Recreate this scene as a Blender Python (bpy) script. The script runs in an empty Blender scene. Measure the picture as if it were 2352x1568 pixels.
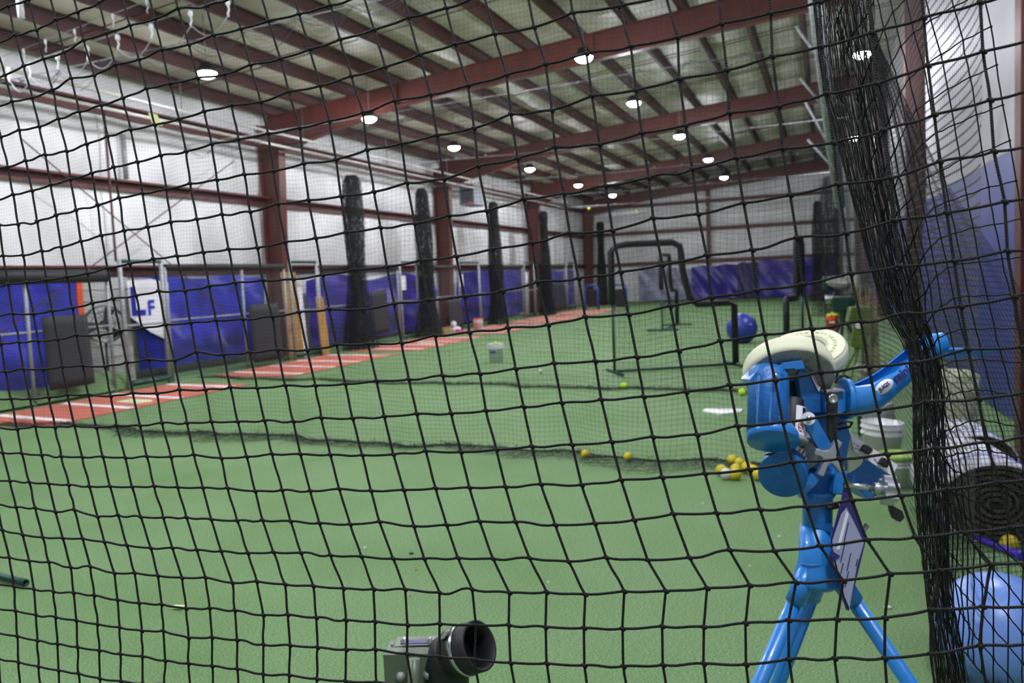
import bpy, math, random
import numpy as np
from mathutils import Vector as V, Matrix

random.seed(11)
rng = np.random.default_rng(11)
sc = bpy.context.scene
C = sc.collection

# ------------------------------------------------------------------ camera, world, exposure
FPX, EYE = 1898.0, 1.65
_y = V((721, 178, -FPX)).normalized()
_c = (-0.045 * _y.x + _y.y) / -_y.z
_z = V((-0.045, 1.0, _c)).normalized()
_x = _y.cross(_z)
ROT = Matrix((_x, _y, _z))                     # camera space -> world
cam_d = bpy.data.cameras.new('camera')
cam = bpy.data.objects.new('camera', cam_d)
C.objects.link(cam)
cam.matrix_world = Matrix.Translation((0, 0, EYE)) @ ROT.to_4x4()
cam_d.sensor_width = 36.0
cam_d.lens = 36.0 * FPX / 2352
cam_d.clip_start = 0.05
cam_d.clip_end = 200
cam_d.dof.use_dof = True
cam_d.dof.focus_distance = 1.12
cam_d.dof.aperture_fstop = 8.2
sc.camera = cam

world = bpy.data.worlds.new('world')
sc.world = world
world.use_nodes = True
world.node_tree.nodes['Background'].inputs[0].default_value = (0.8, 0.9, 1.0, 1)
world.node_tree.nodes['Background'].inputs[1].default_value = 0.05

sc.view_settings.view_transform = 'Standard'
sc.view_settings.look = 'None'
sc.view_settings.gamma = 1.0
sc.view_settings.use_curve_mapping = False
sc.view_settings.exposure = 1.42
LAMP = 260.0                                   # lens emission of the high-bay lamps
sc.cycles.transparent_max_bounces = 20
sc.cycles.max_bounces = 6
sc.cycles.diffuse_bounces = 3


def at(px, py, depth):
    """point seen at pixel px,py, `depth` metres out along the view axis"""
    d = ROT @ V(((px - 1176) / FPX, (784 - py) / FPX, -1.0))
    return V((0, 0, EYE)) + d * depth


def fl(px, py, z=0.0):
    d = ROT @ V((px - 1176, 784 - py, -FPX))
    return V((0, 0, EYE)) + d * ((z - EYE) / d.z)


def onX(px, py, X):
    d = ROT @ V((px - 1176, 784 - py, -FPX))
    return V((0, 0, EYE)) + d * (X / d.x)


def onY(px, py, Y):
    d = ROT @ V((px - 1176, 784 - py, -FPX))
    return V((0, 0, EYE)) + d * (Y / d.y)


EX, EYV, EZ = ROT @ V((1, 0, 0)), ROT @ V((0, 1, 0)), ROT @ V((0, 0, 1))

# ------------------------------------------------------------------ materials


def lin(h):
    h = h.lstrip('#')
    r = []
    for i in (0, 2, 4):
        c = int(h[i:i + 2], 16) / 255
        r.append(c / 12.92 if c <= 0.04045 else ((c + 0.055) / 1.055) ** 2.4)
    return (*r, 1)


MATS = {}


def M(name, col, rough=0.6, metal=0.0, var=0.0, scale=6.0, bump=0.0, bscale=None, spec=0.5, col2=None, detail=4, coat=0.0):
    if name in MATS:
        return MATS[name]
    m = bpy.data.materials.new(name)
    m.use_nodes = True
    nt = m.node_tree
    b = nt.nodes['Principled BSDF']
    b.inputs['Base Color'].default_value = lin(col)
    b.inputs['Roughness'].default_value = rough
    b.inputs['Metallic'].default_value = metal
    b.inputs['Specular IOR Level'].default_value = spec
    b.inputs['Coat Weight'].default_value = coat
    tc = nt.nodes.new('ShaderNodeTexCoord')
    n = nt.nodes.new('ShaderNodeTexNoise')
    n.inputs['Scale'].default_value = scale
    n.inputs['Detail'].default_value = detail
    nt.links.new(tc.outputs['Object'], n.inputs['Vector'])
    mx = nt.nodes.new('ShaderNodeMix')
    mx.data_type = 'RGBA'
    c = lin(col)
    c2 = lin(col2) if col2 else tuple(x * (1 - var) for x in c[:3]) + (1,)
    mx.inputs[6].default_value = c
    mx.inputs[7].default_value = c2
    rp = nt.nodes.new('ShaderNodeMapRange')
    rp.inputs[1].default_value = 0.38
    rp.inputs[2].default_value = 0.66
    nt.links.new(n.outputs['Fac'], rp.inputs[0])
    nt.links.new(rp.outputs[0], mx.inputs[0])
    nt.links.new(mx.outputs[2], b.inputs['Base Color'])
    if bump:
        n2 = nt.nodes.new('ShaderNodeTexNoise')
        n2.inputs['Scale'].default_value = bscale or scale
        n2.inputs['Detail'].default_value = 5
        nt.links.new(tc.outputs['Object'], n2.inputs['Vector'])
        bp = nt.nodes.new('ShaderNodeBump')
        bp.inputs['Strength'].default_value = bump
        bp.inputs['Distance'].default_value = 0.02
        nt.links.new(n2.outputs['Fac'], bp.inputs['Height'])
        nt.links.new(bp.outputs[0], b.inputs['Normal'])
    MATS[name] = m
    return m


def M_emit(name, col, s):
    m = bpy.data.materials.new(name)
    m.use_nodes = True
    b = m.node_tree.nodes['Principled BSDF']
    b.inputs['Base Color'].default_value = (0.8, 0.8, 0.8, 1)
    b.inputs['Emission Color'].default_value = lin(col)
    b.inputs['Emission Strength'].default_value = s
    MATS[name] = m
    return m


def M_net(name, col, w, diag=False, opacity=1.0):
    """thin netting: cord lines of relative width w on the unit grid of the UVs, open between them"""
    m = bpy.data.materials.new(name)
    m.use_nodes = True
    nt = m.node_tree
    b = nt.nodes['Principled BSDF']
    b.inputs['Base Color'].default_value = lin(col)
    b.inputs['Roughness'].default_value = 0.7
    uv = nt.nodes.new('ShaderNodeUVMap')
    sp = nt.nodes.new('ShaderNodeSeparateXYZ')
    nt.links.new(uv.outputs[0], sp.inputs[0])

    def math_(op, a, bb=None, v=None):
        q = nt.nodes.new('ShaderNodeMath')
        q.operation = op
        nt.links.new(a, q.inputs[0])
        if bb is not None:
            nt.links.new(bb, q.inputs[1])
        if v is not None:
            q.inputs[1].default_value = v
        return q.outputs[0]
    a, c = sp.outputs[0], sp.outputs[1]
    if diag:
        a, c = math_('ADD', a, c), math_('SUBTRACT', a, c)
    fa = math_('LESS_THAN', math_('FRACT', a), v=w)
    fc = math_('LESS_THAN', math_('FRACT', c), v=w)
    mxx = math_('MAXIMUM', fa, fc)
    tr = nt.nodes.new('ShaderNodeBsdfTransparent')
    ms = nt.nodes.new('ShaderNodeMixShader')
    nt.links.new(mxx, ms.inputs[0])
    nt.links.new(tr.outputs[0], ms.inputs[1])
    nt.links.new(b.outputs[0], ms.inputs[2])
    nt.links.new(ms.outputs[0], nt.nodes['Material Output'].inputs[0])
    MATS[name] = m
    return m


def M_twine():
    m = bpy.data.materials.new('twisted black twine')
    m.use_nodes = True
    nt = m.node_tree
    b = nt.nodes['Principled BSDF']
    b.inputs['Roughness'].default_value = 0.62
    b.inputs['Specular IOR Level'].default_value = 0.28
    uv = nt.nodes.new('ShaderNodeUVMap')
    sp = nt.nodes.new('ShaderNodeSeparateXYZ')
    nt.links.new(uv.outputs[0], sp.inputs[0])
    ad = nt.nodes.new('ShaderNodeMath')
    ad.operation = 'ADD'
    nt.links.new(sp.outputs[0], ad.inputs[0])
    nt.links.new(sp.outputs[1], ad.inputs[1])
    mu = nt.nodes.new('ShaderNodeMath')
    mu.operation = 'MULTIPLY'
    mu.inputs[1].default_value = 3 * 2 * math.pi
    nt.links.new(ad.outputs[0], mu.inputs[0])
    si = nt.nodes.new('ShaderNodeMath')
    si.operation = 'SINE'
    nt.links.new(mu.outputs[0], si.inputs[0])
    mr = nt.nodes.new('ShaderNodeMapRange')
    mr.inputs[1].default_value = -0.6
    mr.inputs[2].default_value = 0.9
    nt.links.new(si.outputs[0], mr.inputs[0])
    mx = nt.nodes.new('ShaderNodeMix')
    mx.data_type = 'RGBA'
    mx.inputs[6].default_value = (0.003, 0.003, 0.0035, 1)
    mx.inputs[7].default_value = (0.015, 0.0135, 0.013, 1)
    nt.links.new(mr.outputs[0], mx.inputs[0])
    nt.links.new(mx.outputs[2], b.inputs['Base Color'])
    bp = nt.nodes.new('ShaderNodeBump')
    bp.inputs['Strength'].default_value = 0.8
    bp.inputs['Distance'].default_value = 0.0008
    nt.links.new(mr.outputs[0], bp.inputs['Height'])
    nt.links.new(bp.outputs[0], b.inputs['Normal'])
    MATS['twine'] = m
    return m


def M_turf():
    m = bpy.data.materials.new('artificial turf')
    m.use_nodes = True
    nt = m.node_tree
    b = nt.nodes['Principled BSDF']
    b.inputs['Roughness'].default_value = 0.75
    b.inputs['Specular IOR Level'].default_value = 0.2
    tc = nt.nodes.new('ShaderNodeTexCoord')
    mp = nt.nodes.new('ShaderNodeMapping')
    mp.inputs['Scale'].default_value = (1.0, 2.2, 1.0)
    nt.links.new(tc.outputs['Object'], mp.inputs[0])

    def noise(scale, det, src):
        n = nt.nodes.new('ShaderNodeTexNoise')
        n.inputs['Scale'].default_value = scale
        n.inputs['Detail'].default_value = det
        nt.links.new(src, n.inputs['Vector'])
        return n.outputs['Fac']

    def ramp(src, lo, hi):
        r = nt.nodes.new('ShaderNodeMapRange')
        r.inputs[1].default_value = lo
        r.inputs[2].default_value = hi
        nt.links.new(src, r.inputs[0])
        return r.outputs[0]

    def mix(f, a, bb):
        x = nt.nodes.new('ShaderNodeMix')
        x.data_type = 'RGBA'
        nt.links.new(f, x.inputs[0])
        for k, v in ((6, a), (7, bb)):
            if isinstance(v, tuple):
                x.inputs[k].default_value = v
            else:
                nt.links.new(v, x.inputs[k])
        return x.outputs[2]
    fine = ramp(noise(95, 3, mp.outputs[0]), 0.36, 0.64)
    c1 = mix(fine, lin('#496a3d'), lin('#89a776'))
    patch = ramp(noise(0.9, 3, tc.outputs['Object']), 0.42, 0.7)
    c2 = mix(patch, c1, mix(fine, lin('#416435'), lin('#7a9c64')))
    nt.links.new(c2, b.inputs['Base Color'])
    bp = nt.nodes.new('ShaderNodeBump')
    bp.inputs['Strength'].default_value = 0.6
    bp.inputs['Distance'].default_value = 0.006
    nt.links.new(noise(140, 4, mp.outputs[0]), bp.inputs['Height'])
    nt.links.new(bp.outputs[0], b.inputs['Normal'])
    return m


def M_wrink(name, col, col2, rough, scale, bump):
    """shiny woven tarpaulin with creases"""
    m = M(name, col, rough, 0, 0, scale * 0.6, bump, scale, 0.5, col2)
    return m


TURF = M_turf()
TWINE = M_twine()
RED = M('red oxide primer steel', '#622c24', 0.5, 0, 0.25, 3.0)
REDD = M('dark red purlin steel', '#4c2421', 0.55, 0, 0.3, 2.0)
WALLW = M('white vinyl wall insulation', '#f1f0f0', 0.38, 0, 0.1, 0.8, 0.35, 2.5, 0.5, '#dad9d6')
CEILW = M('grey green roof insulation', '#d6d2c2', 0.5, 0, 0.12, 1.5, 0.5, 5.0, 0.4, '#b9b5a0')
PLAST = M('white painted panel wall', '#c2c1c6', 0.6, 0, 0.05, 2.0, 0.1, 9.0)
GALV = M('galvanised steel', '#9ea1a4', 0.5, 0.25, 0.25, 14)
DGREEN = M('dark green painted steel', '#12463a', 0.35, 0.1, 0.2, 6)
BLACKF = M('black foam padding', '#141518', 0.6, 0, 0.3, 12, 0.3, 20)
BLACKR = M('black rubber', '#1a1b1e', 0.55, 0, 0.25, 9)
RUBMAT = M('charcoal rubber mat', '#2a2b2f', 0.75, 0, 0.2, 12)
BLACKN = M('black net cord', '#0c0d0f', 0.75, 0, 0.2, 30)
CLAY = M('brick red stance mat', '#cd7864', 0.8, 0, 0, 60, 0.3, 120, 0.3, '#b5604e')
WHITEL = M('white painted line', '#f6f2f0', 0.7, 0, 0.1, 20)
BLUET = M_wrink('royal blue tarpaulin', '#2c33c0', '#1c2290', 0.25, 3, 1.0)
PURPT = M_wrink('purple blue tarpaulin', '#4334a8', '#2e2680', 0.3, 3, 1.0)
NAVYT = M_wrink('navy tarpaulin', '#2b2a66', '#211f52', 0.4, 5, 0.6)
SILVT = M_wrink('silver grey tarpaulin', '#a9abc4', '#7c7f9c', 0.3, 4, 1.0)
PADB = M('slate blue wall padding', '#3c4796', 0.5, 0, 0.12, 3, 0.15, 30)
MBLUE = M('machine blue enamel', '#1f7bcb', 0.32, 0, 0.06, 8, 0.05, 60, 0.5, None, 4, 0.3)
MBLUED = M('machine blue cast metal', '#1c69b4', 0.4, 0, 0.1, 20, 0.15, 90)
CREAM = M('cream pneumatic tire rubber', '#dfe0c2', 0.6, 0, 0.08, 12, 0.05, 40)
TIREG = M('grey cream tire sidewall', '#8f9088', 0.6, 0, 0.15, 16, 0.2, 60)
SILV = M('brushed aluminium', '#b9bcc4', 0.32, 0.85, 0.08, 30)
CHROME = M('zinc plated steel', '#c4c8c8', 0.22, 0.95, 0.1, 30)
WPLAS = M('white plastic', '#e4e5e6', 0.4, 0, 0.05, 6)
STICKW = M('white sticker', '#eceaf0', 0.45, 0, 0.02, 6)
PURPLE = M('purple printed ink', '#2b2470', 0.5)
REDINK = M('red printed ink', '#b8302c', 0.5)
BLKINK = M('black printed ink', '#141416', 0.5)
ORANGE = M('orange plastic', '#e8501c', 0.4, 0, 0.05, 6)
YELL = M('yellow ball rubber', '#d8c531', 0.55, 0, 0, 10, 0.1, 50, 0.4, '#b8a122')
LIME = M('lime ball felt', '#c9ee2c', 0.6, 0, 0.1, 20)
WBALL = M('white ball leather', '#dcd6cf', 0.55, 0, 0.15, 20)
OLIVE = M('olive grey painted steel', '#5d6a55', 0.35, 0, 0.15, 12)
LEAFG = M('moss green paint', '#6a7f2c', 0.5, 0, 0.25, 10)
PLYW = M('tan plywood', '#b0894a', 0.7, 0, 0, 3, 0.1, 8, 0.4, '#96733c')
NETTOP = M('grey slack netting', '#45454c', 0.8)
NETFAR = M_net('black knotted netting', '#0d0e11', 0.055)
NETSIDE = M_net('black side netting', '#121214', 0.2)
NETCEIL = M_net('grey overhead netting', '#3a3a40', 0.045)
CHAIN = M_net('galvanised chain link', '#8a8e90', 0.05, True)
SCRN = M_net('screen netting', '#0e0f12', 0.075)
LENS = M_emit('lamp lens', '#f3f6ff', LAMP)

# ------------------------------------------------------------------ builders


def wl(o):
    p = V((0, 0, 0))
    while o is not None:
        p = p + o.location
        o = o.parent
    return p


def tag(o, label=None, cat=None, group=None, kind=None):
    for k, v in (('label', label), ('category', cat), ('group', group), ('kind', kind)):
        if v:
            o[k] = v
    return o


def thing(name, label, cat, loc, group=None):
    o = bpy.data.objects.new(name, None)
    o.empty_display_size = 0.1
    C.objects.link(o)
    o.location = V(loc)
    return tag(o, label, cat, group)


class MB:
    def __init__(self):
        self.v, self.f, self.s, self.uv = [], [], [], []

    def add(self, vs, fs, smooth=False, uvs=None):
        n = len(self.v)
        self.v += [tuple(p) for p in vs]
        for k, f in enumerate(fs):
            self.f.append(tuple(i + n for i in f))
            self.s.append(smooth)
            self.uv.append(uvs[k] if uvs else [(0, 0)] * len(f))
        return self

    def boxb(self, c, a, b, d):
        c, a, b, d = V(c), V(a), V(b), V(d)
        vs = [c + a * i + b * j + d * k for k in (-1, 1) for j in (-1, 1) for i in (-1, 1)]
        return self.add(vs, [(0, 2, 3, 1), (4, 5, 7, 6), (0, 1, 5, 4), (2, 6, 7, 3), (0, 4, 6, 2), (1, 3, 7, 5)])

    def box(self, lo, hi):
        lo, hi = V(lo), V(hi)
        h = (hi - lo) / 2
        return self.boxb((lo + hi) / 2, (h.x, 0, 0), (0, h.y, 0), (0, 0, h.z))

    def tube(self, pts, r, n=10, caps=True, closed=False):
        pts = [V(p) for p in pts]
        m = len(pts)
        rs = r if isinstance(r, (list, tuple)) else [r] * m
        ref = None
        vs = []
        for i in range(m):
            if closed:
                t = pts[(i + 1) % m] - pts[i - 1]
            else:
                t = pts[min(i + 1, m - 1)] - pts[max(i - 1, 0)]
            t.normalize()
            if ref is None:
                ref = t.orthogonal().normalized()
            ref = (ref - t * ref.dot(t)).normalized()
            bt = t.cross(ref)
            for k in range(n):
                a = 2 * math.pi * k / n
                vs.append(pts[i] + (ref * math.cos(a) + bt * math.sin(a)) * rs[i])
        fs = []
        for i in range(m if closed else m - 1):
            j = (i + 1) % m
            for k in range(n):
                q = (k + 1) % n
                fs.append((i * n + k, i * n + q, j * n + q, j * n + k))
        self.add(vs, fs, True)
        if caps and not closed:
            b = len(self.v) - len(vs)
            self.f.append(tuple(b + k for k in reversed(range(n))))
            self.f.append(tuple(b + (m - 1) * n + k for k in range(n)))
            self.s += [False, False]
            self.uv += [[(0, 0)] * n] * 2
        return self

    def lathe(self, c, axis, prof, n=32, sx=1.0, ref=None, closed=False):
        """prof: list of (t along axis, r)"""
        c, ax = V(c), V(axis).normalized()
        r0 = V(ref) if ref is not None else ax.orthogonal()
        r0 = (r0 - ax * r0.dot(ax)).normalized()
        b0 = ax.cross(r0)
        vs, fs = [], []
        for t, r in prof:
            for k in range(n):
                a = 2 * math.pi * k / n
                vs.append(c + ax * t + (r0 * math.cos(a) + b0 * math.sin(a) * sx) * r)
        m = len(prof)
        for i in range(m if closed else m - 1):
            j = (i + 1) % m
            for k in range(n):
                q = (k + 1) % n
                fs.append((i * n + k, i * n + q, j * n + q, j * n + k))
        if not closed:
            if prof[0][1] > 1e-5:
                fs.append(tuple(reversed(range(n))))
            if prof[-1][1] > 1e-5:
                fs.append(tuple((m - 1) * n + k for k in range(n)))
        return self.add(vs, fs, True)

    def cyl(self, p0, p1, r0, r1=None, n=20):
        p0, p1 = V(p0), V(p1)
        L = (p1 - p0).length
        r1 = r0 if r1 is None else r1
        return self.lathe(p0, p1 - p0, [(0, r0 * 0.001), (0, r0 * 0.96), (L * 0.02, r0), (L * 0.98, r1), (L, r1 * 0.96), (L, r1 * 0.001)], n)

    def sphere(self, c, r, n=20, m=12, sc_=(1, 1, 1)):
        c = V(c)
        vs, fs = [], []
        for i in range(m + 1):
            th = math.pi * i / m
            for k in range(n):
                a = 2 * math.pi * k / n
                vs.append(c + V((math.sin(th) * math.cos(a) * sc_[0], math.sin(th) * math.sin(a) * sc_[1], math.cos(th) * sc_[2])) * r)
        for i in range(m):
            for k in range(n):
                q = (k + 1) % n
                fs.append((i * n + k, (i + 1) * n + k, (i + 1) * n + q, i * n + q))
        return self.add(vs, fs, True)

    def prism(self, poly, d, bevel=0):
        poly = [V(p) for p in poly]
        d = V(d)
        n = len(poly)
        vs = poly + [p + d for p in poly]
        fs = [tuple(reversed(range(n))), tuple(range(n, 2 * n))]
        fs += [(i, (i + 1) % n, n + (i + 1) % n, n + i) for i in range(n)]
        return self.add(vs, fs)

    def grid(self, fn, nu, nv, smooth=True, su=1.0, sv=1.0):
        vs = [fn(i / nu, j / nv) for j in range(nv + 1) for i in range(nu + 1)]
        fs, uvs = [], []
        w = nu + 1
        for j in range(nv):
            for i in range(nu):
                fs.append((j * w + i, j * w + i + 1, (j + 1) * w + i + 1, (j + 1) * w + i))
                uvs.append([(su * i / nu, sv * j / nv), (su * (i + 1) / nu, sv * j / nv),
                            (su * (i + 1) / nu, sv * (j + 1) / nv), (su * i / nu, sv * (j + 1) / nv)])
        return self.add(vs, fs, smooth, uvs)

    def build(self, name, mat, parent=None, label=None, cat=None, group=None, kind=None, bevel=0.0, solid=0.0, uv=False, origin=None):
        A = np.array(self.v, dtype=np.float64)
        if parent is not None:
            off = wl(parent)
            loc = V((0, 0, 0))
        else:
            off = V(origin) if origin is not None else V(((A[:, 0].min() + A[:, 0].max()) / 2, (A[:, 1].min() + A[:, 1].max()) / 2, A[:, 2].min()))
            loc = off
        A = A - np.array(off)
        me = bpy.data.meshes.new(name)
        me.from_pydata([tuple(p) for p in A], [], self.f)
        me.polygons.foreach_set('use_smooth', self.s)
        if uv:
            l = me.uv_layers.new(name='UVMap')
            flat = np.array([c for u in self.uv for p in u for c in p], dtype=np.float32)
            l.data.foreach_set('uv', flat)
        me.materials.append(mat)
        me.update()
        o = bpy.data.objects.new(name, me)
        C.objects.link(o)
        o.location = loc
        if parent is not None:
            o.parent = parent
        if solid:
            md = o.modifiers.new('thickness', 'SOLIDIFY')
            md.thickness = solid
            md.offset = 0
        if bevel:
            md = o.modifiers.new('bevel', 'BEVEL')
            md.width = bevel
            md.segments = 2
            md.limit_method = 'ANGLE'
        return tag(o, label, cat, group, kind)


def np_strands(lines, r, sides=3, pitch=None):
    """lines: list of (n,3) arrays -> verts, quads, uvs of thin prisms along them"""
    VV, FF, UU = [], [], []
    base = 0
    for P in lines:
        P = np.asarray(P, float)
        n = len(P)
        T = np.gradient(P, axis=0)
        T /= np.linalg.norm(T, axis=1)[:, None] + 1e-12
        ref = np.array([0.31, 0.87, 0.38])
        A = np.cross(T, ref)
        A /= np.linalg.norm(A, axis=1)[:, None] + 1e-12
        B = np.cross(T, A)
        ang = 2 * np.pi * np.arange(sides) / sides
        ring = A[:, None, :] * np.cos(ang)[None, :, None] + B[:, None, :] * np.sin(ang)[None, :, None]
        VV.append((P[:, None, :] + ring * r).reshape(-1, 3))
        i = np.arange(n - 1)[:, None]
        k = np.arange(sides)[None, :]
        k2 = (k + 1) % sides
        q = np.stack([base + i * sides + k, base + i * sides + k2, base + (i + 1) * sides + k2, base + (i + 1) * sides + k], -1).reshape(-1, 4)
        FF.append(q)
        if pitch:
            L = np.concatenate([[0], np.cumsum(np.linalg.norm(np.diff(P, axis=0), axis=1))]) / pitch
            u0 = np.broadcast_to(L[:-1][:, None], (n - 1, sides))
            u1 = np.broadcast_to(L[1:][:, None], (n - 1, sides))
            v0 = np.broadcast_to((np.arange(sides) / sides)[None], (n - 1, sides))
            v1 = v0 + 1.0 / sides
            UU.append(np.stack([u0, v0, u0, v1, u1, v1, u1, v0], -1).reshape(-1, 8))
        base += n * sides
    return np.concatenate(VV), np.concatenate(FF), (np.concatenate(UU) if pitch else None)


def np_obj(name, VV, FF, UU, mat, parent=None, **kw):
    off = np.array(wl(parent)) if parent is not None else np.array([(VV[:, 0].min() + VV[:, 0].max()) / 2, (VV[:, 1].min() + VV[:, 1].max()) / 2, VV[:, 2].min()])
    me = bpy.data.meshes.new(name)
    me.vertices.add(len(VV))
    me.vertices.foreach_set('co', (VV - off).astype(np.float32).ravel())
    me.loops.add(len(FF) * 4)
    me.loops.foreach_set('vertex_index', FF.astype(np.int32).ravel())
    me.polygons.add(len(FF))
    me.polygons.foreach_set('loop_start', (np.arange(len(FF)) * 4).astype(np.int32))
    me.polygons.foreach_set('loop_total', np.full(len(FF), 4, dtype=np.int32))
    me.polygons.foreach_set('use_smooth', np.ones(len(FF), dtype=bool))
    me.update(calc_edges=True)
    if UU is not None:
        l = me.uv_layers.new(name='UVMap')
        l.data.foreach_set('uv', UU.astype(np.float32).ravel())
    me.materials.append(mat)
    o = bpy.data.objects.new(name, me)
    C.objects.link(o)
    if parent is not None:
        o.parent = parent
    else:
        o.location = V(off)
    return tag(o, **kw)


def copy_tree(o, parent=None):
    c = o.copy()
    C.objects.link(c)
    c.parent = parent
    for ch in list(o.children):
        copy_tree(ch, c)
    return c


def text(body, size, loc, right, up, mat, parent, name, bold=0.0, sx=1.0):
    cu = bpy.data.curves.new(name, 'FONT')
    cu.body = body
    cu.size = size
    cu.extrude = 0.0004
    cu.offset = bold
    cu.align_x = 'CENTER'
    cu.align_y = 'CENTER'
    tmp = bpy.data.objects.new('tmp', cu)
    C.objects.link(tmp)
    bpy.context.view_layer.update()
    me = bpy.data.meshes.new_from_object(tmp.evaluated_get(bpy.context.evaluated_depsgraph_get()))
    bpy.data.objects.remove(tmp)
    r = V(right).normalized()
    u = V(up)
    u = (u - r * u.dot(r)).normalized()
    n = r.cross(u)
    off = wl(parent)
    for v in me.vertices:
        v.co = V(loc) + r * v.co.x * sx + u * v.co.y + n * v.co.z - off
    me.materials.clear()
    me.materials.append(mat)
    me.name = name
    o = bpy.data.objects.new(name, me)
    C.objects.link(o)
    o.parent = parent
    return o

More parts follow.
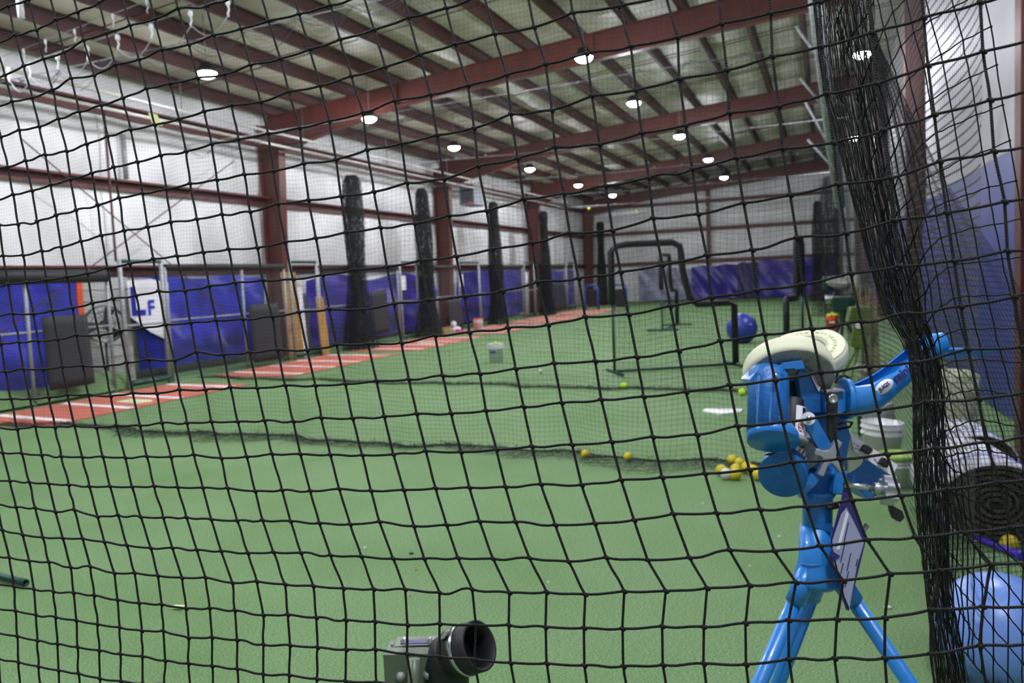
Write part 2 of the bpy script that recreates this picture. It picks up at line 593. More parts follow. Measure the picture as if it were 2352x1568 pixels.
NET = """
-12 -15 -131,-165
-11 -15 -112,-93 -64,-108 -16,-121 31,-135 78,-150
-10 -16 -142,-8 -94,-23 -46,-39 2,-53 48,-67 95,-84 140,-116 191,-144 239,-169
-9 -16 -122,61 -75,46 -28,29 19,15 66,1 112,-20 158,-45 210,-71 258,-93 318,-109 369,-134 432,-144 490,-161
-8 -17 -147,155 -101,138 -55,120 -9,102 36,83 83,67 128,44 177,26 228,3 278,-18 336,-34 390,-56 453,-66 511,-83 571,-112 641,-129 709,-154
-7 -17 -129,217 -83,201 -37,185 9,168 55,152 100,136 147,119 193,94 244,77 298,58 355,42 410,22 473,11 533,-6 594,-32 664,-48 733,-72 803,-98 894,-132 977,-166
-6 -18 -144,294 -101,279 -57,264 -14,250 29,235 72,220 121,206 165,182 214,169 265,149 318,134 372,116 434,103 492,85 555,71 617,50 687,32 758,10 832,-16 918,-44 1001,-76 1086,-106 1188,-131 1277,-165
-5 -18 -129,356 -86,342 -42,328 2,314 45,300 89,288 134,272 182,256 231,239 282,224 336,203 390,192 454,179 515,168 574,147 644,134 711,111 782,92 859,67 939,44 1023,15 1111,-13 1207,-36 1298,-67 1401,-86 1506,-113 1634,-155
-4 -19 -151,429 -118,418 -73,406 -29,393 16,380 59,369 104,355 151,342 197,326 247,312 299,296 354,284 410,269 469,256 532,241 597,231 663,210 734,195 806,173 886,157 964,128 1048,108 1136,79 1225,59 1317,32 1419,11 1528,-14 1644,-52 1760,-75 1868,-109 1978,-141
-3 -19 -134,489 -93,479 -52,469 -10,459 31,448 73,436 117,426 162,412 210,397 261,383 316,372 369,356 428,349 487,332 548,320 615,304 688,294 754,273 833,258 910,239 989,218 1073,192 1163,172 1254,148 1348,126 1447,102 1555,83 1656,52 1769,29 1880,0 1988,-33 2110,-69 2238,-114 2359,-153
-2 -19 -124,550 -83,540 -41,532 1,522 40,512 84,506 129,494 175,483 224,470 275,457 327,443 383,435 437,422 499,415 562,402 627,390 696,372 771,365 843,344 923,332 1003,308 1087,290 1175,266 1266,250 1362,226 1461,208 1560,180 1671,165 1776,134 1885,107 2002,72 2122,42 2249,1 2371,-34 2494,-69
-1 -19 -125,606 -81,600 -37,593 7,586 51,582 94,571 140,566 186,554 234,543 286,531 339,521 392,510 452,503 510,492 574,485 640,471 710,462 782,448 858,438 935,421 1018,408 1099,383 1189,364 1277,342 1376,329 1474,305 1573,285 1674,257 1789,244 1898,214 2012,188 2131,151 2258,119 2379,87 2501,53
0 -20 -156,681 -112,674 -69,667 -25,661 19,653 61,647 106,642 152,631 200,626 247,616 297,604 352,593 407,588 467,580 526,574 588,562 654,555 724,544 797,536 875,525 953,514 1031,495 1117,482 1204,459 1294,443 1389,422 1491,411 1589,385 1692,365 1796,340 1914,327 2027,293 2147,265 2274,229 2394,196 2517,164
1 -20 -138,737 -97,732 -55,727 -13,723 29,718 74,715 118,710 165,704 212,696 260,686 312,678 367,673 423,664 481,658 541,651 604,644 672,639 740,628 814,620 888,611 966,598 1049,591 1131,571 1222,557 1310,539 1405,526 1502,505 1603,491 1709,469 1816,450 1925,425 2044,406 2160,375 2283,348 2402,323 2522,295
2 -20 -127,796 -84,794 -42,791 2,788 44,786 87,781 133,779 177,771 226,767 276,760 327,754 381,747 438,742 496,735 558,732 624,724 688,720 756,710 830,707 905,697 983,687 1065,676 1154,667 1234,646 1329,639 1423,619 1520,605 1624,588 1727,572 1832,549 1941,532 2053,504 2174,489 2308,464 2430,442
3 -20 -120,857 -77,855 -33,854 11,851 54,848 99,849 144,843 191,842 238,836 291,832 342,826 400,825 454,815 513,814 574,808 638,805 705,803 775,796 845,789 921,785 1002,776 1080,767 1167,753 1259,746 1345,729 1443,721 1539,702 1635,687 1738,667 1846,656 1957,635 2069,619 2190,596 2314,577 2433,557
4 -21 -151,917 -107,917 -63,916 -19,916 25,915 69,915 113,914 157,912 204,908 253,906 304,900 359,900 413,896 472,896 530,891 590,890 655,885 724,884 791,877 866,877 938,869 1018,866 1101,855 1185,848 1273,834 1367,829 1461,815 1559,806 1655,784 1758,771 1864,754 1979,741 2091,721 2207,704 2330,679 2447,658
5 -21 -142,972 -98,975 -53,977 -8,979 38,981 82,979 126,980 172,979 221,981 268,977 321,976 373,973 430,973 486,969 547,970 608,967 674,968 739,962 810,961 882,955 960,956 1036,949 1117,945 1204,937 1292,929 1382,920 1479,913 1575,899 1678,888 1779,870 1885,857 1994,840 2105,828 2225,806 2346,794 2464,779
6 -21 -127,1031 -83,1033 -38,1037 6,1039 50,1041 96,1046 140,1046 188,1047 236,1048 286,1047 336,1045 392,1047 446,1045 506,1047 565,1045 627,1047 691,1045 759,1045 831,1042 902,1040 978,1036 1058,1037 1139,1030 1223,1028 1313,1019 1405,1015 1499,1002 1601,998 1695,981 1799,972 1909,953 2016,942 2128,923 2246,912 2359,901 2474,889
7 -22 -157,1090 -112,1093 -68,1096 -23,1099 22,1103 66,1104 111,1109 158,1113 204,1114 253,1117 303,1117 355,1118 408,1118 466,1120 522,1119 584,1123 645,1119 711,1124 779,1122 851,1124 927,1124 1001,1122 1078,1119 1161,1118 1243,1113 1334,1109 1427,1103 1521,1097 1618,1085 1722,1080 1821,1064 1929,1056 2036,1041 2150,1027 2265,1014 2377,1000 2490,987
8 -22 -136,1147 -92,1151 -49,1156 -6,1160 37,1165 81,1166 126,1172 173,1176 223,1183 272,1184 323,1186 374,1186 429,1189 485,1192 544,1194 603,1194 668,1198 733,1200 804,1203 873,1201 949,1204 1025,1204 1104,1203 1185,1200 1273,1200 1364,1197 1456,1193 1548,1184 1646,1178 1744,1166 1852,1162 1956,1149 2069,1140 2178,1120 2295,1107 2408,1093 2522,1077
9 -22 -128,1205 -83,1210 -38,1215 7,1220 51,1225 97,1231 144,1235 192,1241 240,1245 291,1251 344,1253 395,1256 451,1260 507,1263 568,1266 629,1270 692,1271 760,1277 830,1278 903,1283 974,1282 1053,1283 1132,1282 1217,1283 1303,1283 1393,1281 1484,1278 1581,1275 1677,1266 1777,1262 1882,1251 1993,1244 2101,1231 2214,1222 2322,1209 2430,1195
10 -22 -117,1262 -71,1269 -25,1274 22,1281 67,1288 113,1292 162,1301 210,1306 261,1312 309,1315 362,1320 417,1324 473,1328 531,1332 591,1337 654,1340 719,1344 787,1347 858,1352 932,1356 1009,1359 1087,1359 1170,1361 1256,1360 1342,1360 1434,1358 1530,1358 1625,1352 1723,1346 1829,1338 1936,1331 2046,1321 2161,1310 2278,1300 2392,1289 2507,1279
11 -22 -107,1325 -61,1331 -15,1338 31,1344 77,1350 123,1358 170,1363 218,1370 269,1375 318,1381 371,1386 426,1393 482,1397 540,1402 603,1408 662,1413 726,1416 794,1422 861,1426 934,1430 1011,1434 1094,1436 1171,1440 1254,1442 1342,1443 1430,1444 1521,1438 1616,1438 1713,1432 1814,1429 1922,1421 2032,1417 2140,1403 2259,1395 2371,1387 2485,1376
12 -22 -102,1382 -56,1389 -10,1396 36,1403 82,1410 128,1417 176,1425 224,1433 275,1440 325,1446 376,1450 430,1458 488,1465 545,1470 604,1477 667,1483 730,1487 795,1491 865,1498 935,1502 1011,1509 1090,1514 1172,1520 1255,1521 1340,1523 1430,1525 1521,1523 1616,1523 1712,1522 1813,1516 1917,1511 2030,1506 2137,1498 2252,1487 2364,1479 2475,1470
13 -22 -96,1440 -51,1448 -5,1456 41,1463 86,1471 133,1480 178,1485 228,1493 276,1500 327,1507 379,1515 432,1521 487,1528 546,1538 603,1544 664,1549 727,1557 793,1563 866,1570 946,1575 1023,1585 1102,1590 1186,1600 1267,1600 1352,1603 1443,1606 1534,1605 1628,1605 1724,1607 1825,1601 1928,1598 2042,1593 2148,1587 2265,1575 2377,1568 2490,1561
14 -22 -95,1495 -49,1504 -3,1512 43,1521 88,1529 134,1538 181,1548 228,1555 277,1562 327,1567 380,1577 437,1587 491,1594 551,1607 607,1613 667,1619 730,1628 795,1635 864,1643 950,1649 1028,1660 1107,1668 1191,1679 1271,1680 1355,1684 1446,1688 1535,1688 1629,1690 1724,1695 1823,1689 1926,1687 2041,1684 2144,1680 2260,1667 2372,1661 2483,1654
15 -22 -90,1552 -45,1561 1,1571 47,1580 92,1589 138,1599 185,1610 231,1617 280,1624 329,1629 380,1638 440,1651 495,1660 555,1676 608,1682 669,1688 731,1699 796,1706 861,1714 956,1721 1033,1735
16 -22 -86,1609 -41,1619 4,1629 50,1639 95,1649 141,1659 188,1671 233,1678 282,1685 331,1690 380,1699 444,1715 497,1725
17 -22 -83,1665 -38,1676 7,1687 53,1698 98,1709 143,1719 191,1733
"""

# ------------------------------------------------------------------ the building shell
XL, XR, Y0, YB = -12.95, 1.72, -5.0, 46.5
def roof(X):                                   # underside of the purlins = top of the rafters
    return 6.03 + (X + 10) * 0.1


b = MB().box((XL - 0.3, Y0 - 0.3, -0.2), (XR + 0.3, YB + 0.3, 0.0))
b.build('floor', TURF, kind='structure')

def billow(z):
    g = [0.0, 2.13, 3.78, 5.2, 6.3]
    for a, c in zip(g, g[1:]):
        if a <= z <= c:
            return 0.10 * math.sin(math.pi * (z - a) / (c - a)) ** 0.7
    return 0


def leftw(u, v):
    Y, z = Y0 + u * (YB - Y0), v * 6.2
    s = 0.03 * math.sin(Y * 2 * math.pi / 1.5) * math.sin(z * 1.3 + 1)
    return V((XL + billow(z) * (0.8 + 0.3 * math.sin(Y * 1.7)) + s, Y, z))


MB().grid(leftw, 220, 60).build('wall_left', WALLW, kind='structure')
MB().grid(lambda u, v: V((XL + u * (XR - XL), YB - billow(v * 7.5 if v * 7.5 < 6 else 6) * 0.9 - 0.02 * math.sin(u * 60), v * 7.5)), 90, 60).build('wall_back', WALLW, kind='structure')
MB().box((XR, Y0, 0), (XR + 0.15, YB, 7.6)).build('wall_right', PLAST, kind='structure')
MB().box((XL, Y0 - 0.15, 0), (XR, Y0, 7.6)).build('wall_front', PLAST, kind='structure')

PURL = [-12.4 + 1.09 * k for k in range(14)]


def ceil_(u, v):
    X = XL - 0.1 + u * (XR - XL + 0.3)
    Y = Y0 + v * (YB - Y0)
    d = min(abs(X - p) for p in PURL)
    return V((X, Y, roof(X) + 0.26 - 0.07 * math.sin(min(d / 0.545, 1) * math.pi / 2) * (0.7 + 0.3 * math.sin(Y * 2.1 + X))))


MB().grid(ceil_, 112, 80).build('ceiling', CEILW, kind='structure')

ordn = ['first', 'second', 'third', 'fourth', 'fifth', 'sixth', 'seventh', 'eighth', 'ninth', 'tenth', 'eleventh', 'twelfth', 'thirteenth', 'fourteenth']
for k, X in enumerate(PURL):                   # Z-shaped roof purlins, one length of the hall each
    z0, z1 = roof(X) + 0.003, roof(X) + 0.235
    pf = [(X - 0.07, z0), (X + 0.01, z0), (X + 0.01, z1 - 0.012), (X + 0.075, z1 - 0.012), (X + 0.075, z1), (X - 0.002, z1), (X - 0.002, z0 + 0.012), (X - 0.07, z0 + 0.012)]
    b = MB().prism([(x, Y0 + 0.02, z) for x, z in pf], (0, YB - Y0 - 0.12, 0))
    b.build('roof_purlin', REDD, label='dark red steel roof purlin running down the hall, %s from the left wall' % ordn[k], cat='purlin', group='roof purlins along the hall')

FRAMES = [7.45, 17.0, 26.6, 36.2, 45.6]
fr_word = ['nearest, almost overhead', 'second from the camera', 'third from the camera', 'fourth from the camera', 'farthest, close to the back wall']


def depth_(X):
    if X < -9:
        return 0.5 + (-9 - X) * 0.11
    return 0.5 + 0.012 * (X + 9)


for k, Y in enumerate(FRAMES):                 # tapered rigid frames
    xs = [-12.62, -12.2, -11, -9, -6, -3, 0, XR - 0.01]
    top = [V((x, Y - 0.006, roof(x))) for x in xs]
    bot = [V((x, Y - 0.006, roof(x) - depth_(x))) for x in xs]
    b = MB().prism(bot + top[::-1], (0, 0.012, 0))
    for line, s in ((top, 1), (bot, -1)):
        for p, q in zip(line, line[1:]):
            c = (p + q) / 2 + V((0, 0.006, -0.008 * s if s > 0 else 0.006))
            b.boxb(c, (q - p) / 2, (0, 0.1, 0), (0, 0, 0.007))
    for x in (-9.0, -4.4, 0.3):                # splice stiffener plates
        b.box((x - 0.01, Y - 0.09, roof(x) - depth_(x) + 0.02), (x + 0.01, Y + 0.09, roof(x) - 0.02))
    b.build('roof_rafter', RED, label='deep dark red steel rafter crossing the hall, ' + fr_word[k], cat='rafter', group='roof rafters')

col_word = ['beside the nearest fence, out of the near left', 'second from the camera, big one by the tan plywood boards', 'third from the camera, between two black net bundles', 'fourth from the camera, hugged by a black net bundle', 'farthest one, in the back left corner']
for k, Y in enumerate(FRAMES):                 # tapered columns of the left wall
    ro = -12.8
    prof = [(ro, 0), (ro + 0.38, 0), (ro + 0.58, 5.12), (ro + 0.58, 5.6), (ro, 5.6)]
    b = MB().prism([V((x, Y - 0.008, z)) for x, z in prof], (0, 0.016, 0))
    b.box((ro - 0.012, Y - 0.13, 0), (ro, Y + 0.13, 5.6))
    p0, p1 = V((ro + 0.38, Y, 0)), V((ro + 0.58, Y, 5.12))
    b.boxb((p0 + p1) / 2, (p1 - p0) / 2, (0, 0.13, 0), (0.008, 0, 0))
    b.box((ro, Y - 0.13, 0), (ro + 0.45, Y + 0.13, 0.02))
    b.build('steel_column', RED, label='tapered red steel column on the left wall, ' + col_word[k], cat='column', group='left wall columns')
rc = ['nearest, cut by the right edge of the photo', 'second, seen through the bunched net', 'third, a sliver behind the bunched net', 'fourth, far down the right side', 'farthest, beside the back wall']
for k, Y in enumerate(FRAMES):
    b = MB().box((1.395, Y - 0.11, 0), (1.407, Y + 0.11, roof(1.4) - 0.62))
    b.box((XR - 0.012, Y - 0.11, 0), (XR - 0.002, Y + 0.11, roof(1.4) - 0.62))
    b.box((1.407, Y - 0.006, 0), (XR - 0.012, Y + 0.006, roof(1.4) - 0.62))
    b.build('steel_column', RED, label='straight red steel column on the right wall, ' + rc[k], cat='column', group='right wall columns')

for z, w in ((2.13, 'lower girt at the fence top height'), (3.78, 'upper girt half way up the wall'), (5.2, 'eave strut under the roof edge')):
    pf = [(XL + 0.12, z - 0.1), (XL + 0.13, z - 0.1), (XL + 0.13, z + 0.088), (XL + 0.32, z + 0.088), (XL + 0.32, z + 0.06), (XL + 0.332, z + 0.06), (XL + 0.332, z + 0.1), (XL + 0.12, z + 0.1)]
    MB().prism([(x, Y0 + 0.02, zz) for x, zz in pf], (0, YB - Y0 - 0.2, 0)).build('wall_girt', RED, label='red steel girt along the left wall, ' + w, cat='girt', group='left wall girts')
for z, w in ((2.12, 'lower one just above the purple tarps'), (3.86, 'middle one at mid height'), (5.35, 'upper one near the roof')):
    MB().box((XL + 0.35, YB - 0.24, z - 0.09), (XR - 0.35, YB - 0.22, z + 0.09)).box((XL + 0.35, YB - 0.3, z + 0.075), (XR - 0.35, YB - 0.21, z + 0.09)).build('wall_girt', RED, label='red steel girt across the back wall, ' + w, cat='girt', group='back wall girts')
b = MB().box((-5.95, YB - 0.35, 0), (-5.935, YB - 0.1, 6.2))
b.box((-6.05, YB - 0.36, 0), (-5.83, YB - 0.345, 6.2)).build('steel_column', RED, label='red steel column standing in the middle of the back wall', cat='column')

for k, (Ya, za, Yb, zb) in enumerate([(10.1, 4.3, 14.8, 1.2), (9.2, 1.0, 15.4, 4.55)]):
    MB().tube([(XL + 0.6, Ya, za), (XL + 0.6, Yb, zb)], 0.012, 6).build('brace_rod', RED, label='thin red diagonal brace rod on the near left wall, ' + ('falling away from the camera' if k == 0 else 'rising away from the camera'), cat='brace rod')
# grey conduit drop on the left wall
MB().tube([(XL + 0.34, 12.1, 5.1), (XL + 0.34, 12.1, 2.3)], 0.022, 8).build('wall_conduit', RED, label='thin dark red pipe dropping down the left wall at the crossing brace rods', cat='pipe')
MB().tube([(XL + 0.3, 12.55, 4.75), (XL + 0.3, 12.55, 3.9)], 0.05, 10).build('wall_pipe', GALV, label='short grey vertical pipe on the left wall under the heater tube', cat='pipe')

# sag rods between the purlins
for bi, (ya, yb) in enumerate(zip([Y0] + FRAMES, FRAMES)):
    for t in (1 / 3, 2 / 3):
        for dy in (-0.12, 0.12):
            Y = ya + (yb - ya) * t + dy
            if Y < 6:
                continue
            MB().tube([(PURL[0], Y, roof(PURL[0]) + 0.03), (PURL[-1], Y, roof(PURL[-1]) + 0.03)], 0.012, 5).build('sag_rod', REDD, label='thin dark sag rod tying the roof purlins across the hall', cat='rod', group='sag rods under the roof')

# ------------------------------------------------------------------ lamps
def lamp(p, label):
    t = thing('high_bay_lamp', label, 'ceiling light', p, 'round high bay lamps')
    b = MB().lathe(p, (0, 0, 1), [(0.0, 0.001), (0.0, 0.15), (0.015, 0.17), (0.06, 0.17), (0.09, 0.12), (0.16, 0.10), (0.17, 0.05), (0.17, 0.001)], 24)
    b.build('housing', BLACKR, t)
    MB().lathe(p, (0, 0, 1), [(-0.09, 0.001), (-0.085, 0.05), (-0.068, 0.10), (-0.035, 0.14), (-0.002, 0.155), (-0.001, 0.001)], 24).build('lens', LENS, t)
    MB().tube([V(p) + V((0, 0, 0.17)), (p[0], p[1], roof(p[0]) + 0.21)], 0.008, 6).build('hanger', GALV, t)


A_px = [(475, 168), (848, 272), (1043, 338), (1217, 388), (1328, 425), (1407, 448)]
for k, p in enumerate(A_px):
    lamp(fl(*p, 5.3), 'round glowing high bay lamp in the left row, %s of six going away' % ordn[k])
for k, p in enumerate([(1341, 132), (1456, 236), (1561, 312), (1627, 366), (1663, 407)]):
    lamp(fl(*p, 5.55), 'round glowing high bay lamp in the middle row, %s of five in view going away' % ordn[k])
for k, p in enumerate([(1980, 124), (1963, 316)]):
    lamp(fl(*p, 5.5), 'round glowing high bay lamp by the right wall behind the bunched net, ' + ('upper nearer one' if k == 0 else 'lower farther one'))
for p, w in [((-9.3, 6.2, 5.3), 'just above the upper left of the photo'), ((-4.2, 10.05, 5.65), 'just above the top edge middle'), ((-4.2, 5.2, 5.6), 'overhead in the middle row'),
             ((-4.2, 0.3, 5.6), 'overhead behind the net'), ((0.7, 7.2, 5.6), 'by the right wall above the camera side'), ((0.7, 0.5, 5.6), 'by the right wall behind the camera')]:
    lamp(V(p), 'round glowing high bay lamp ' + w)

# radiant tube heater under the eave
t = thing('tube_heater', 'long pair of pale heater tubes hung under the eave along the left wall', 'heater', (-11.6, 24, 4.95))
for x, z in ((-11.75, 4.93), (-11.4, 5.1)):
    MB().tube([(x, 8.2, z), (x, 38, z)], 0.03, 10).build('heater_tube', M('pale heater tube', '#cfcdc4', 0.4, 0.2), t)
for Y in range(9, 38, 4):
    MB().tube([(-11.75, Y, 4.93), (-11.58, Y, 5.05), (-11.4, Y, 5.1), (-11.58, Y, 5.05), (-11.58, Y, roof(-11.58) + 0.05)], 0.01, 5).build('hanger', GALV, t)
t = thing('unit_heater', 'grey box heater with an orange spot hung high on the left wall', 'heater', (-12.1, 28.2, 4.3))
MB().box((-12.4, 27.7, 4.35), (-11.8, 28.7, 5.05)).build('case', M('grey heater case', '#7d828a', 0.5), t, bevel=0.03)
b = MB()
for i in range(7):
    b.box((-12.3 + i * 0.07, 27.69, 4.45), (-12.27 + i * 0.07, 27.7, 4.95))
b.build('louver', BLACKR, t)
MB().cyl((-12.0, 27.68, 4.42), (-12.0, 27.7, 4.42), 0.06).build('burner_port', ORANGE, t)
MB().tube([(-12.1, 28.2, 5.05), (-12.1, 28.2, roof(-12.1) + 0.05)], 0.012, 6).build('hanger', GALV, t)

# ------------------------------------------------------------------ tarps
def tarp(name, label, p00, p10, p11, p01, mat, n=(1, 0, 0), amp=0.05, wav=3.0, group=None, nu=60, nv=36, top=0.06):
    p00, p10, p11, p01, n = map(V, (p00, p10, p11, p01, n))
    ph = random.random() * 9

    def fn(u, v):
        a = p00.lerp(p10, u)
        c = p01.lerp(p11, u)
        p = a.lerp(c, v)
        sag = top * math.sin(math.pi * u * 2 + ph) ** 2 * v
        d = amp * (math.sin(wav * 2 * math.pi * u * (1 - 0.5 * v) + ph + 2.2 * v) * 0.5 + 0.5 * math.sin(7 * v + 5 * u + ph) * math.sin(math.pi * u) + 0.25 * math.sin(23 * u + 11 * v + ph))
        return p + n * (amp + d) + V((0, 0, -sag))
    return MB().grid(fn, nu, nv).build(name, mat, label=label, cat='tarp', group=group)


W = XL + 0.36
tarp('wall_tarp', 'bright royal blue tarp on the wall at the left edge of the photo', (W, 8.2, 0.05), (W, 11.1, 0.05), (W, 11.1, 1.98), (W, 8.2, 1.98), BLUET)
tarp('wall_tarp', 'bright royal blue tarp sagging behind the gate left of the big red column', (W, 12.4, 0.18), (W, 16.3, 0.18), (W, 16.3, 2.0), (W, 12.4, 2.0), BLUET, amp=0.09, wav=2)
tarp('wall_tarp', 'purple tarp hanging right of the tan plywood boards', (W, 18.1, 0.12), (W, 25.6, 0.12), (W, 25.6, 1.98), (W, 18.1, 1.98), PURPT, amp=0.09, wav=4, top=0.2)
tarp('wall_tarp', 'purple tarp behind the orange lidded bucket', (W, 27.4, 0.12), (W, 34.6, 0.12), (W, 34.6, 2.0), (W, 27.4, 2.0), PURPT, amp=0.08, wav=4)
tarp('wall_tarp', 'short purple tarp near the far left corner', (W, 36.8, 0.12), (W, 42.5, 0.12), (W, 42.5, 1.95), (W, 36.8, 1.95), PURPT)
yb = YB - 0.36
tarp('wall_tarp', 'silver grey tarp with deep folds low on the back wall', (-9.8, yb, 0.05), (-6.9, yb, 0.05), (-6.9, yb, 1.75), (-9.8, yb, 1.95), SILVT, (0, -1, 0), 0.1, 2)
tarp('wall_tarp', 'purple tarp with sagging folds left of the column on the back wall', (-6.9, yb, 0.05), (-4.45, yb, 0.05), (-4.45, yb, 1.9), (-6.9, yb, 1.85), PURPT, (0, -1, 0), 0.1, 2)
tarp('wall_tarp', 'dark navy tarp patch in the middle of the purple back wall tarps', (-4.45, yb, 0.05), (-3.35, yb, 0.05), (-3.35, yb, 1.98), (-4.45, yb, 1.95), NAVYT, (0, -1, 0), 0.04, 1)
tarp('wall_tarp', 'wide smooth purple tarp on the right half of the back wall', (-3.35, yb, 0.05), (0.4, yb, 0.05), (0.4, yb, 2.05), (-3.35, yb, 2.0), PURPT, (0, -1, 0), 0.06, 3)
b = MB().grid(lambda u, v: V((XR - 0.03 - 0.08 * math.sin(math.pi * v) - 0.02 * math.sin(u * 90), 2.0 + u * 38, 0.02 + v * 2.66)), 240, 12)
b.build('wall_tarp', PADB, label='tall slate blue padding curtain covering the lower right wall', cat='tarp')
# white banner with blue lettering
t = thing('torn_banner', 'white banner with torn edge and blue letters hung over the near blue tarp', 'banner', (W + 0.2, 12.9, 0.6))
P = lambda x, y: onX(x, y, W + 0.24)
pl = [P(290, 645), (P(345, 640)), P(385, 650), P(392, 785), P(345, 762), P(300, 728)]
MB().prism(pl, (0.012, 0, 0)).build('sheet', STICKW, t)
text('L', 0.75, P(313, 695) + V((0.03, 0, 0)), (0, 1, 0), (0, 0, 1), BLUET, t, 'letter', 0.02)
text('F', 0.4, P(345, 708) + V((0.03, 0, 0)), (0, 1, 0), (0, 0, 1), BLUET, t, 'letter', 0.01)

# overhead door behind the first gate
b = MB().box((XL + 0.3, 11.2, 0), (XL + 0.34, 12.35, 2.0))
for i in range(9):
    b.box((XL + 0.34, 11.22, 0.1 + i * 0.21), (XL + 0.36, 12.33, 0.12 + i * 0.21))
b.build('door_1', M('pale grey steel door', '#b9b9b4', 0.5, 0, 0.15, 5), kind='structure')
MB().box((XL + 0.36, 11.1, 0.9), (XL + 0.42, 11.22, 2.05)).build('wall_post', ORANGE, label='thin white and orange marker post beside the grey door', cat='post')

# drum fan
p = onX(240, 745, -12.2)
t = thing('drum_fan', 'round dark wire cage fan on a stand behind the nearest gate', 'fan', (p.x, p.y, 0))
c = V((p.x, p.y, 1.15))
ax = V((0.85, -0.5, 0)).normalized()
b = MB()
for rr in (0.08, 0.16, 0.24, 0.33):
    rf = ax.orthogonal().normalized()
    bb = ax.cross(rf)
    b.tube([c + ax * 0.1 * (1 - rr) + (rf * math.cos(a) + bb * math.sin(a)) * rr for a in [2 * math.pi * i / 28 for i in range(28)]], 0.006, 5, closed=True)
for i in range(20):
    a = 2 * math.pi * i / 20
    d = rf * math.cos(a) + bb * math.sin(a)
    b.tube([c + ax * 0.1 + d * 0.03, c + ax * 0.06 + d * 0.33], 0.004, 4)
b.build('cage', BLACKR, t)
b = MB()
for i in range(3):
    a = 2 * math.pi * i / 3 + 0.5
    d = rf * math.cos(a) + bb * math.sin(a)
    e = ax.cross(d)
    b.prism([c + d * 0.05 - e * 0.04, c + d * 0.3 - e * 0.1, c + d * 0.3 + e * 0.1 + ax * 0.06, c + d * 0.05 + e * 0.04], ax * 0.004)
b.build('blades', BLACKR, t)
MB().cyl(c - ax * 0.12, c + ax * 0.03, 0.07).build('motor', BLACKR, t)
MB().lathe(c - ax * 0.08, ax, [(0, 0.34), (0.16, 0.34), (0.16, 0.33), (0, 0.33)], 32, closed=True).build('drum', BLACKR, t)
b = MB().tube([c - V((0, 0, 0.34)), (c.x, c.y, 0.03)], 0.025, 8)
b.box((c.x - 0.25, c.y - 0.25, 0), (c.x + 0.25, c.y + 0.25, 0.03))
b.build('stand', BLACKR, t)

# ------------------------------------------------------------------ stance mats with chalk lines
MATS_Y = [(7.75, 11.75), (12.85, 16.95), (17.75, 21.9), (23.0, 27.2), (28.0, 32.6), (33.3, 38.0)]
mw = ['in the nearest cage, with a pale home plate', 'in the second cage', 'in the third cage, with a pale plate', 'in the fourth cage', 'in the fifth cage', 'in the farthest cage']
for k, (ya, yb_) in enumerate(MATS_Y):
    t = thing('stance_mat', 'brick red mat with white lines, ' + mw[k], 'mat', (-10.35, (ya + yb_) / 2, 0), 'red batting mats along the fence')
    x0, x1 = -11.2, -9.42 + (0.1 * k if k else -0.02)
    MB().box((x0, ya, 0.002), (x1, yb_, 0.016)).build('mat_pad', CLAY, t, bevel=0.004)
    L = yb_ - ya
    for f in (0.1, 0.37, 0.61, 0.92):
        yy = ya + L * f
        b = MB().prism([(x0 + 0.05, yy + 0.14, 0.018), (x1 - 0.02, yy - 0.14, 0.018), (x1 - 0.02, yy - 0.0, 0.018), (x0 + 0.05, yy + 0.28, 0.018)], (0, 0, 0.002))
        b.build('chalk_line', WHITEL, t)
    if k in (0, 2):
        yc = ya + L * 0.49
        b = MB().prism([(-10.3, yc - 0.05, 0.018), (-9.75, yc - 0.2, 0.018), (-9.62, yc - 0.02, 0.018), (-9.8, yc + 0.18, 0.018), (-10.3, yc + 0.25, 0.018)], (0, 0, 0.004))
        b.build('plate', M('pale yellow plate rubber', '#dcd9b0', 0.6), t)
# home plate on the open turf
p = fl(1659, 946)
t_ = [(-0.215, 0.12), (0.215, 0.12), (0.215, -0.03), (0.0, -0.22), (-0.215, -0.03)]
MB().prism([(p.x + a, p.y + c, 0.0) for a, c in t_], (0, 0, 0.02)).build('home_plate', WHITEL, label='white five sided home plate lying on the turf left of the blue machine', cat='home plate', bevel=0.003)

# ------------------------------------------------------------------ fence and gates on the left
XF = -11.45
def panel(Ya, Yb, ztop, label, mid=True, padr=0.06, posts=()):
    t = thing('fence_panel', label, 'fence', (XF, (Ya + Yb) / 2, 0), 'chain link fence sections')
    for Y in (Ya, Yb) + tuple(posts):
        MB().tube([(XF, Y, 0), (XF, Y, ztop)], 0.03, 8).build('post', GALV, t)
    MB().tube([(XF, Ya, ztop), (XF, Yb, ztop)], padr, 10).build('top_pad', BLACKF, t)
    if mid:
        MB().tube([(XF, Ya, 1.15), (XF, Yb, 1.15)], 0.018, 6).build('rail', GALV, t)
    MB().grid(lambda u, v: V((XF - 0.02, Ya + (Yb - Ya) * u, 0.05 + v * (ztop - 0.05))), 1, 1, su=(Yb - Ya) / 0.06, sv=ztop / 0.06).build('chain_link', CHAIN, t, uv=True)


